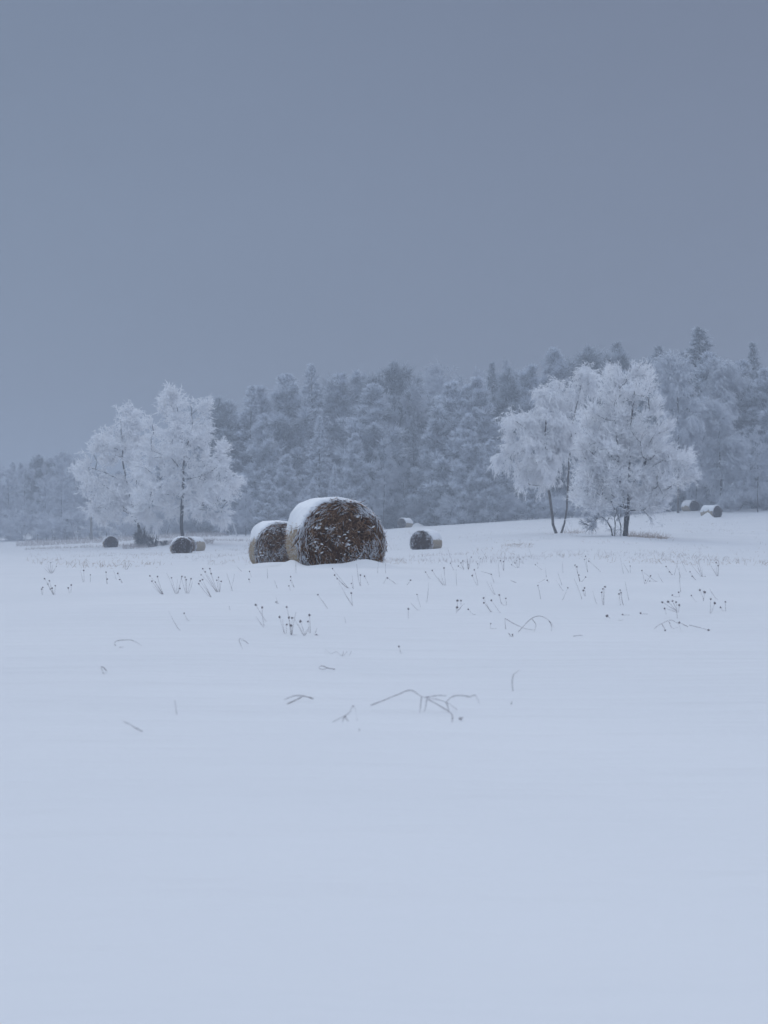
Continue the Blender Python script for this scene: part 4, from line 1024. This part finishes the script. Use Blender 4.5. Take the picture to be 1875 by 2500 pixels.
W = [
 ((402, 1451), [[(366, 1406), 1], [(370, 1419), 1], [(383, 1408), 1], [(380, 1421), 1], [(373, 1431)]], 'fan of weed stems with dark seed heads all tilting left, below the left bale pair'),
 ((431, 1450), [[(408, 1399)], [(419, 1411), 1], [(443, 1408), 1.2], [(433, 1414)], [(439, 1437), 1]], 'weed with spread stems just right of the left tilting fan'),
 ((457, 1449), [[(451, 1409), 1], [(455, 1415), 1], [(466, 1413), 1], [(471, 1420)], [(443, 1408)]], 'small forked weed between the left fan and the densest left weed clump'),
 ((519, 1458), [[(486, 1425), 1.2], [(495, 1415), 1], [(502, 1431)], [(489, 1418), 1]], 'weed tilting left in front of the densest left weed clump'),
 ((535, 1446), [[(495, 1389), 1], [(500, 1397), 1], [(512, 1389), 1], [(516, 1401), 1], [(533, 1410), 1], [(540, 1420), 1], [(491, 1404), 1], [(530, 1417), 1]], 'densest weed clump on the left, eight thin stems with seed heads'),
 ((562, 1444), [[(573, 1402)]], 'bare stalk crossing another in an X left of the nearer bales, leaning right'),
 ((571, 1444), [[(554, 1401)]], 'bare stalk crossing another in an X left of the nearer bales, leaning left'),
 ((134, 1452), [[(108, 1413), 1], [(121, 1418), 1.2], [(117, 1426), 1], [(136, 1430), 1], [(128, 1436), 1.2], [(122, 1438), 1]], 'cluster of small seed heads at the left edge of the field'),
 ((104, 1452), [[(105, 1434), 1], [(102, 1438), 1]], 'two headed short weed left of the small cluster at the left edge'),
 ((172, 1448), [[(166, 1435), 1.2], [(174, 1428), 1.2]], 'short weed with two dark heads right of the left edge cluster'),
 ((204, 1422), [[(195, 1393)], [(205, 1393), 1]], 'thin forked weed below the lone left bale'),
 ((220, 1422), [[(220, 1404), 1]], 'single upright short weed with one head below the lone left bale'),
 ((262, 1426), [[(258, 1397), 1], [(262, 1414), 1.2]], 'upright weed with two heads one above the other, left of the frosted tree foot'),
 ((285, 1415), [[(277, 1393)]], 'short bare stalk right of the two headed upright weed'),
 ((301, 1423), [[(287, 1400), 1.1], [(292, 1415), 1.1]], 'weed leaning left with two heads, below the dark bushy tree foot'),
 ((125, 1400), [[(108, 1388)], [(116, 1378)], [(124, 1374), 0.6], [(130, 1378)], [(138, 1383), 0.6], [(112, 1382)], [(134, 1390)], [(120, 1372)]], 'twiggy grey weed clump near the left edge with tan grass beside it'),
 ((308, 1391), [[(305, 1367)], [(319, 1374)], [(314, 1382)], [(300, 1380)]], 'small bare forked clump right below the dark bushy tree foot'),
 ((446, 1539), [[(412, 1491)]], 'long lone bare stalk tilting left on open snow at left'),
 ((467, 1516), [[(450, 1497), 0.6]], 'short bare stalk tilting left, beside the long lone one'),
 ((563, 1489), [[(559, 1479)]], 'tiny stub of a stalk left of the paired leaning stems'),
 ((669, 1552), [[(650, 1518), (624, 1477), 1.4]], 'long leaning stem with a seed head, left one of the crossed pair below the bales'),
 ((657, 1554), [[(645, 1528), (641, 1483), 1.4], [(644, 1532), (625, 1505)]], 'forked leaning stem, crossing the long leaning stem below the bales'),
 ((712, 1551), [[(699, 1483), 1], [(706, 1508), 1.2], [(714, 1509), 1.6], [(710, 1528), 1.4], [(722, 1495)], [(725, 1550)]], 'tallest part of the dense weed clump below the biggest bale, four heads'),
 ((697, 1547), [[(682, 1507), 1.4], [(690, 1511)], [(700, 1525), 1.4]], 'left stems of the dense weed clump below the biggest bale'),
 ((747, 1552), [[(734, 1517), 1.7], [(719, 1513)], [(728, 1524)]], 'middle weed with one heavy head in the dense clump below the biggest bale'),
 ((758, 1546), [[(755, 1502), 1.4], [(752, 1517), 1.2]], 'upright right stem of the dense weed clump with its head on top'),
 ((740, 1552), [[(755, 1531)], [(748, 1538)]], 'short stems fanning right in the dense weed clump'),
 ((764, 1547), [[(774, 1534)]], 'short bare stalk at the right end of the dense weed clump'),
 ((779, 1552), [[(766, 1553)], [(772, 1551), 1]], 'fallen seed head lying right of the dense weed clump'),
 ((832, 1530), [[(800, 1487), (776, 1453), 0.8]], 'longest lone stalk leaning left below the biggest bale'),
 ((875, 1526), [[(860, 1477), (838, 1440), (827, 1421)], [(861, 1480), (858, 1448), 1.3]], 'tall forked stalk below the right part of the biggest bale'),
 ((845, 1522), [[(841, 1507)]], 'short stub between the two tall stalks below the biggest bale'),
 ((857, 1436), [[(812, 1388), 1], [(817, 1404), 1.2], [(823, 1413), 1]], 'weed with three stacked heads leaning left right in front of the biggest bale'),
 ((864, 1438), [[(860, 1404)], [(858, 1425), 1]], 'thin upright stalk just right of the three headed leaning weed'),
 ((881, 1431), [[(880, 1404), 1.2], [(871, 1377)]], 'upright weed with one head in front of the right half of the biggest bale'),
 ((904, 1428), [[(890, 1407), 1.2]], 'single headed weed leaning left before the right edge of the biggest bale'),
 ((975, 1427), [[(946, 1412), 1.1], [(958, 1419)]], 'low long stem leaning left toward the biggest bale'),
 ((934, 1425), [[(945, 1410)]], 'short thin stem right of the biggest bale meeting a low long one'),
 ((1007, 1537), [[(997, 1510), (997, 1487), 1.2]], 'curved stalk with one head standing alone below the right middle bale'),
 ((1029, 1490), [[(1002, 1472)]], 'bare stalk leaning strongly left below the right middle bale'),
 ((1029, 1483), [[(1018, 1452), 0.7]], 'bare stalk meeting the strongly leaning one below the right middle bale'),
 ((995, 1465), [[(994, 1428), (1002, 1416), 1]], 'upright kinked stalk left below the right middle bale'),
 ((1040, 1471), [[(1046, 1422)]], 'straight bare stalk leaning slightly right below the right middle bale'),
 ((681, 1474), [[(674, 1457)], [(674, 1470), 1]], 'tiny weed with one head above the crossed leaning stems'),
 ((692, 1449), [[(677, 1437), (670, 1418)]], 'thin kinked stalk below the gap between the nearer bales'),
 ((720, 1434), [[(710, 1408), 1], [(709, 1417), 0.8]], 'small upright weed below the left edge of the biggest bale'),
 ((711, 1442), [[(705, 1431), 1.1]], 'very short single headed weed below the left edge of the biggest bale'),
 ((613, 1423), [[(608, 1414), 1.1], [(590, 1395), (577, 1382)]], 'thin weed leaning left below the smaller nearer bale'),
 ((617, 1409), [[(609, 1395), 1]], 'short one headed weed below the smaller nearer bale'),
 ((654, 1413), [[(652, 1388)]], 'thin straight stalk under the smaller nearer bale'),
 ((723, 1400), [[(723, 1366)]], 'thin stalk right before the left edge of the biggest bale'),
 ((922, 1400), [[(924, 1366)]], 'thin stalk left of two before the right edge of the biggest bale'),
 ((942, 1400), [[(942, 1372)]], 'thin stalk right of two before the right edge of the biggest bale'),
 ((982, 1596), [[(974, 1579), 0.5]], 'short lone bare stub on the open snow in the middle'),
 ((1107, 1529), [[(1116, 1490), (1117, 1467), 2.0], [(1115, 1498), (1116, 1484), 1.8], [(1117, 1492), (1125, 1484), (1125, 1467), 1.5], [(1117, 1493), (1134, 1475)]], 'upright branching weed with the darkest heavy seed heads in the middle'),
 ((1165, 1501), [[(1143, 1487), 1.3]], 'low one headed stalk leaning left, right of the darkest headed weed'),
 ((1205, 1495), [[(1181, 1461), 1.3], [(1181, 1472), 1]], 'two headed weed leaning left, left one of three together'),
 ((1227, 1497), [[(1199, 1466), 1], [(1224, 1475), (1219, 1453), 1.2]], 'V shaped weed, middle one of three together'),
 ((1238, 1478), [[(1235, 1461), 1], [(1222, 1469)]], 'short weed, right one of three together'),
 ((1212, 1452), [[(1188, 1420)], [(1198, 1423)]], 'pair of bare stems leaning left above the three together'),
 ((1260, 1466), [[(1260, 1423), (1245, 1417)], [(1260, 1423), (1250, 1420)]], 'upright stalk with its top bent over left, below the V birch left arm'),
 ((1321, 1463), [[(1314, 1430), 0.5]], 'lone bare stalk below the V birch'),
 ((1370, 1466), [[(1386, 1435), 0.8]], 'lone stalk leaning right below the V birch'),
 ((1423, 1463), [[(1402, 1413)]], 'long bare stalk leaning left right of the V birch line'),
 ((1379, 1443), [[(1357, 1417)], [(1372, 1430), (1361, 1398)]], 'pair of bare crossing stems leaning left below the V birch'),
 ((1342, 1422), [[(1336, 1417), 1.4], [(1334, 1410), (1332, 1386)], [(1330, 1414), (1313, 1424)]], 'weed with a dark knot and three thin arms below the V birch'),
 ((1168, 1430), [[(1153, 1406), 1.2], [(1158, 1392), 1]], 'two headed weed leaning left below the clump near the right middle bale'),
 ((1208, 1423), [[(1199, 1402), 1.1], [(1199, 1402), (1175, 1395)]], 'kinked weed with one head right of the two headed leaning weed'),
 ((1088, 1430), [[(1084, 1387), 1], [(1055, 1393), 0.9], [(1069, 1411)], [(1077, 1402)]], 'fan of four thin stems below the right middle bale'),
 ((1116, 1429), [[(1114, 1390)]], 'thin upright stalk right of the fan of four stems'),
 ((1054, 1413), [[(1039, 1397), 0.9]], 'short leaning stalk left of the fan of four stems'),
 ((1110, 1392), [[(1100, 1362), (1093, 1336)], [(1100, 1375), 0.8]], 'tall thin stalk right of the right middle bale'),
 ((1143, 1390), [[(1138, 1350)], [(1150, 1360), 0.9], [(1143, 1378), 1], [(1146, 1362)], [(1140, 1365)]], 'dense thin clump right of the tall stalk near the right middle bale'),
 ((1134, 1390), [[(1125, 1374), 0.9], [(1130, 1369), 0.9], [(1119, 1382), 0.9], [(1128, 1380)]], 'small headed stems left of the dense thin clump'),
 ((1165, 1389), [[(1174, 1364), 0.9], [(1166, 1377), 1]], 'two stems leaning right of the dense thin clump'),
 ((1187, 1360), [[(1174, 1340)]], 'short thin leaning stalk far behind the dense thin clump'),
 ((1220, 1410), [[(1217, 1377)]], 'bare upright stalk between two small headed clumps'),
 ((1230, 1393), [[(1229, 1371), 1], [(1232, 1350)], [(1222, 1369), 1]], 'thin weed with two heads left of a low headed clump'),
 ((1266, 1386), [[(1257, 1374), 0.9], [(1262, 1369), 0.9], [(1269, 1365), 0.9], [(1249, 1379), 0.9]], 'low clump with four tiny heads left of the V birch foot'),
 ((1299, 1360), [[(1288, 1330)]], 'thin stalk leaning left just before the V birch foot'),
 ((1327, 1391), [[(1307, 1379), 1]], 'one headed stalk lying low left, in front of the V birch foot'),
 ((1375, 1399), [[(1374, 1369)]], 'thin upright stalk straight below the V birch foot'),
 ((1417, 1420), [[(1404, 1380), 1], [(1409, 1384), 1], [(1413, 1404), 1.2], [(1430, 1409), 0.9]], 'weed with heads at three heights right below the V birch'),
 ((1436, 1397), [[(1427, 1366), 1], [(1430, 1358), 0.9]], 'small two headed weed between the V birch and the spiky tree'),
 ((1474, 1478), [[(1471, 1438), 1.3], [(1469, 1447), 1.5], [(1476, 1433), 1.3]], 'upright weed with three heads bunched on top below the spiky tree'),
 ((1524, 1478), [[(1517, 1447), 1.1], [(1515, 1441), 1.2]], 'right one of two close upright weeds below the spiky tree'),
 ((1516, 1478), [[(1512, 1450), 1.2]], 'left one of two close upright weeds below the spiky tree'),
 ((1537, 1466), [[(1524, 1419)]], 'tall bare stalk right of the two close upright weeds'),
 ((1430, 1456), [[(1424, 1442), 1.4], [(1427, 1436), 1.2]], 'short dark two headed weed left of the three bunched heads'),
 ((1460, 1475), [[(1447, 1443)]], 'bare leaning stalk just left of the three bunched heads'),
 ((1465, 1435), [[(1466, 1396), (1437, 1370), 1]], 'long stalk whose top folds left, below the spiky tree'),
 ((1523, 1401), [[(1514, 1362)]], 'thin tall stalk right under the spiky tree'),
 ((1538, 1399), [[(1521, 1375)], [(1539, 1382), 0.9]], 'leaning stalk with a small head under the spiky tree'),
 ((1654, 1511), [[(1656, 1496), (1657, 1478), 1.6], [(1653, 1494), (1641, 1468), 1.2], [(1652, 1494), (1631, 1470), 1.9], [(1650, 1492), (1616, 1471), 1.4], [(1652, 1496), (1628, 1487)], [(1652, 1471), 1.2]], 'many branched weed with five dark heads fanning left, lower right of the field'),
 ((1628, 1501), [[(1622, 1486), 1.4]], 'short one headed weed left of the five headed fan'),
 ((1717, 1499), [[(1717, 1468), (1720, 1446), 2.2], [(1717, 1466), (1707, 1441), 1.5]], 'tall Y shaped weed with a big dark head near the right edge'),
 ((1733, 1498), [[(1737, 1463), 1.4], [(1745, 1473), 1.9]], 'V shaped weed with two dark heads right of the tall Y shaped one'),
 ((1773, 1492), [[(1760, 1483), 1.4], [(1770, 1469), 1.3]], 'weed leaning left at the right edge of the field'),
 ((1506, 1515), [[(1490, 1510), (1482, 1504), 2.4], [(1522, 1514)]], 'fallen stalk with the biggest round head, lower right on open snow'),
 ((1540, 1502), [[(1520, 1501), 1.6]], 'single round head on the snow right of the biggest fallen one'),
 ((1585, 1500), [[(1564, 1498), 1.6]], 'single round head on the snow left of the five headed fan'),
 ((1757, 1465), [[(1733, 1438)]], 'long bare stalk leaning left near the right edge'),
 ((1704, 1469), [[(1688, 1454), 0.8]], 'short low stalk left of the tall Y shaped weed'),
 ((1663, 1446), [[(1662, 1384)]], 'tallest upright bare stalk on the right'),
 ((1678, 1448), [[(1662, 1411), (1653, 1380)]], 'long bent stalk leaning left behind the five headed fan'),
 ((1660, 1458), [[(1657, 1446), 1.2], [(1641, 1453), 1.3]], 'low weed with two heads just above the five headed fan'),
 ((1645, 1404), [[(1634, 1396), 1.1], [(1626, 1383), 1.2], [(1658, 1363)]], 'weed with two heads and one long arm right of the spiky tree'),
 ((1678, 1396), [[(1659, 1359)]], 'long thin stalk crossing the armed weed on the right'),
 ((1702, 1416), [[(1690, 1407), 1.1], [(1684, 1396), 1.1]], 'low leaning weed with two heads before the fan of bare stems at right'),
 ((1716, 1408), [[(1705, 1366)], [(1699, 1374)], [(1704, 1387)], [(1714, 1384)], [(1687, 1377)], [(1722, 1408), 1]], 'fan of five bare stems near the right edge below the far bales'),
 ((1753, 1407), [[(1755, 1363)], [(1748, 1374), 1], [(1725, 1360)], [(1754, 1381), 1.2], [(1742, 1385)]], 'feathery weed clump nearest the right edge below the far bales'),
 ((1622, 1423), [[(1606, 1401)]], 'bare stalk leaning left right of the low spread weeds'),
 ((1574, 1426), [[(1576, 1417), 1], [(1566, 1393), 1.1], [(1588, 1406), 1]], 'spread low weed with three small heads right of the spiky tree line'),
 ((1610, 1420), [[(1586, 1421), 1.2], [(1572, 1398)]], 'nearly fallen stem with one head beside the spread low weed'),
 ((1197, 1536), [[(1198, 1523), 0.8], [(1212, 1535)]], 'tiny roof shaped bent stem left of the big arching grass'),
]
for base, stems, lab in W:
    weed(base, stems, lab)
BG = 'bent_stem'
weed((1265, 1544), [[(1265, 1544), (1287, 1520), (1301, 1509), (1315, 1505), (1328, 1508), (1340, 1516), (1350, 1528), (1355, 1541)], [(1340, 1516), (1346, 1528), (1347, 1542)], [(1299, 1512), (1308, 1526), (1304, 1544)]], 'big arching dry grass bowed to the snow at both ends, lower middle right', name=BG, thick=1.7, cat='bent grass')
weed((1236, 1537), [[(1233, 1511)], [(1233, 1511), (1270, 1531), (1302, 1540)]], 'reddish bent stem touching the left end of the big arching grass', name=BG, thick=1.5, cat='bent grass')
weed((1253, 1555), [[(1241, 1546), (1247, 1552)], [(1241, 1546)], [(1251, 1550), 0.8]], 'small crumpled stem below the left end of the big arching grass', name=BG, thick=1.5, cat='bent grass')
weed((1393, 1556), [[(1400, 1554), (1423, 1552), (1422, 1557)]], 'short flat bent stem lying right below the big arching grass', name=BG, thick=1.3, cat='bent grass')
weed((1594, 1542), [[(1597, 1536), (1604, 1529), (1620, 1520), (1636, 1514), (1648, 1519), (1656, 1525), (1663, 1541)], [(1632, 1517), (1641, 1534), (1655, 1532)], [(1616, 1524), (1624, 1539), 0.8]], 'low arched tangle of grass below the five headed fan', name=BG, thick=1.4, cat='bent grass')
weed((1701, 1540), [[(1680, 1530), (1659, 1520), 1.4], [(1683, 1526), (1730, 1538), 1.4]], 'pair of fallen stems with heads at both ends below the tall Y shaped weed', name=BG, thick=1.3, cat='bent grass')
weed((290, 1582), [[(283, 1578), (279, 1572), (285, 1566), (300, 1564), (320, 1564), (334, 1570), (346, 1578)], [(302, 1580)]], 'thin looped grass blade on open snow at left', name=BG, thick=1.7, cat='bent grass')
weed((615, 1588), [[(600, 1566), (586, 1559), (588, 1575), (592, 1584)], [(607, 1572), (600, 1566), (590, 1562)]], 'small folded stem left of the middle on open snow', name=BG, thick=1.5, cat='bent grass')
weed((862, 1601), [[(848, 1590), (835, 1602), (822, 1592), (806, 1596), (792, 1586), (800, 1598)], [(858, 1590), (852, 1604)], [(838, 1589), (834, 1606)]], 'faint scribble of fine curled grass below the bales', name=BG, thick=0.8, cat='bent grass')
weed((836, 1639), [[(818, 1634), (801, 1631), (785, 1626), (779, 1630), (788, 1634), (801, 1631)]], 'little looped stem lying flat below the fine curled scribble', name=BG, thick=1.8, cat='bent grass')
weed((274, 1645), [[(260, 1638), (247, 1628), (250, 1638), (254, 1645), (262, 1639)]], 'small triangular folded stem on open snow far left', name=BG, thick=1.6, cat='bent grass')
weed((433, 1746), [[(426, 1712)]], 'lone blurred upright blade low on the left', name=BG, thick=1.0, cat='bent grass')
weed((366, 1791), [[(348, 1786), (337, 1782), (320, 1771), (301, 1762)], [(337, 1782), (334, 1778)]], 'blurred dark stem lying lowest on the left', name=BG, thick=1.4, cat='bent grass')
weed((785, 1715), [[(765, 1707), (744, 1701), (724, 1699), (708, 1703), (693, 1709)], [(736, 1703), (718, 1712), (701, 1721)]], 'flattened forked stem left of the large collapsed stalk', name=BG, thick=2.0, cat='bent grass')
weed((1251, 1729), [[(1253, 1690), (1253, 1656), (1257, 1648), (1269, 1639)], [(1248, 1722), (1251, 1712)]], 'upright hooked stalk low on the right of the large collapsed stalk', name=BG, thick=1.4, cat='bent grass')
weed((873, 1736), [[(905, 1722), (944, 1707), (975, 1694), (1003, 1685), (1030, 1701), (1065, 1707), (1095, 1718), (1116, 1733)], [(1042, 1707), (1036, 1740)], [(1029, 1701), (1025, 1742)],
      [(1045, 1708), (1070, 1722), (1097, 1740), (1104, 1764)], [(1089, 1714), (1106, 1700), (1128, 1698), (1148, 1701), (1159, 1697), (1165, 1706), (1171, 1719)], [(1089, 1714), (1096, 1736)], [(1040, 1703), (1070, 1699), (1090, 1700)]],
     'large collapsed stalk with hanging leaves, nearest and widest plant in the foreground', name=BG, thick=1.7, cat='bent grass')
weed((881, 1799), [[(873, 1762), (863, 1727), (853, 1742), (830, 1756), (811, 1765)], [(842, 1748), (836, 1763)], [(842, 1748), (851, 1763)], [(878, 1786), (877, 1780)]], 'tent shaped broken stem at the left end of the large collapsed stalk', name=BG, thick=1.6, cat='bent grass')
weed((1128, 1760), [[(1120, 1756), (1124, 1751)], [(1126, 1754)], [(1122, 1757), (1131, 1752)]], 'dark crumpled leaf below the right end of the large collapsed stalk', name=BG, thick=2.0, cat='bent grass')

# ------------------------------------------------------------------ fine dry grass in the far snow (nobody could count it)
def grass(name, label, region, n, hmin, hmax, mat, clus=0.0, seed=1, rk=1.0, lean=0.35):
    rng = np.random.RandomState(seed)
    (x0, x1), (y0, y1) = region
    px = rng.uniform(x0, x1, n * 4); Y = np.exp(rng.uniform(math.log(y0), math.log(y1), n * 4))
    X = X_at(px, Y)
    if clus > 0:
        k = vnoise(X * 0.45 + seed * 5, Y * 0.11 + seed) + 0.6 * vnoise(X * 1.6, Y * 0.5 + 7) > clus * 0.5
        px, Y, X = px[k][:n], Y[k][:n], X[k][:n]
    else: px, Y, X = px[:n], Y[:n], X[:n]
    m = len(X); Z = ground(X, Y)
    d = np.stack([rng.normal(0, lean, m), rng.normal(0, lean, m), np.ones(m)], -1)
    P, _ = shoots(rng, np.stack([X, Y, Z - 0.02], -1), d, rng.uniform(hmin, hmax, m), np.ones(m), np.ones(m), 5, 0.22, (0.04, 0, -0.16))
    R = (0.0014 + 0.00006 * Y)[:, None] * rk * np.array([[1, 1, 0.9, 0.7, 0.4]])
    mb = MB(); mb.tubes(P, R, 3)
    o = link(name, mb.mesh(name, [M[mat]])); tag(o, label, 'grass', None, 'stuff')
grass('dry_grass', 'fine dry grass tips scattered over the snowfield behind the weeds', ((60, 1900), (36, 150)), 3000, 0.05, 0.2, 'pink_grass', 0.6, 3, 0.85)
grass('dry_grass', 'sparse brownish grass specks over the middle of the snowfield', ((60, 1900), (30, 120)), 1100, 0.05, 0.22, 'tan_grass', 0.45, 4, 1.1, 0.6)
grass('tan_grass', 'tuft of long tan grass at the foot of the spiky frosted tree', ((1535, 1630), (82.5, 85.5)), 330, 0.15, 0.6, 'tan_grass', 0, 5, 0.9, 0.75)
grass('tan_grass', 'pale tan grass left of the spiky tree foot', ((1375, 1425), (93, 96)), 60, 0.15, 0.5, 'tan_grass', 0, 6, 0.9, 0.7)
grass('tan_grass', 'low tan grass strip behind the two nearer weeds on the right middle', ((1225, 1300), (66, 74)), 170, 0.05, 0.2, 'tan_grass', 0, 8, 1.0, 0.8)
grass('dry_grass', 'grey stubble along the far left field edge', ((40, 560), (160, 195)), 3000, 0.15, 0.5, 'pink_grass', 0.0, 7, 1.4)
grass('dry_grass', 'thin stubble line behind the left bales', ((60, 620), (127, 134)), 900, 0.1, 0.35, 'pink_grass', 0.0, 9, 1.2)
grass('dry_grass', 'pale grass by the foot of the left frosted trees', ((300, 520), (116, 128)), 900, 0.15, 0.5, 'pink_grass', 0.0, 10, 1.2)

# ------------------------------------------------------------------ haze
hz = MB()
x1, y0, y1, zb, zt = 640, -640, 640, -60, 34
gmin = min(v.co.z for v in bpy.data.objects['snow_ground'].data.vertices) 
zb = gmin - 1.0
C = [(-x1, y0, zb), (x1, y0, zb), (x1, y1, zb), (-x1, y1, zb), (-x1, y0, zt), (x1, y0, zt), (x1, y1, zt), (-x1, y1, zt)]
hz.add(C, [[0, 3, 2, 1], [4, 5, 6, 7], [0, 1, 5, 4], [1, 2, 6, 5], [2, 3, 7, 6], [3, 0, 4, 7]])
hm = bpy.data.materials.new('haze'); hm.use_nodes = True
nn, ll = hm.node_tree.nodes, hm.node_tree.links; nn.clear()
pv = nn.new('ShaderNodeVolumePrincipled'); pv.inputs['Color'].default_value = (0.545, 0.60, 0.68, 1)
pv.inputs['Density'].default_value = 0.0033; pv.inputs['Anisotropy'].default_value = 0.2
om = nn.new('ShaderNodeOutputMaterial'); ll.new(pv.outputs[0], om.inputs['Volume'])
o = link('haze', hz.mesh('haze', [hm], False)); tag(o, 'cold winter haze over the field', 'haze', None, 'stuff')
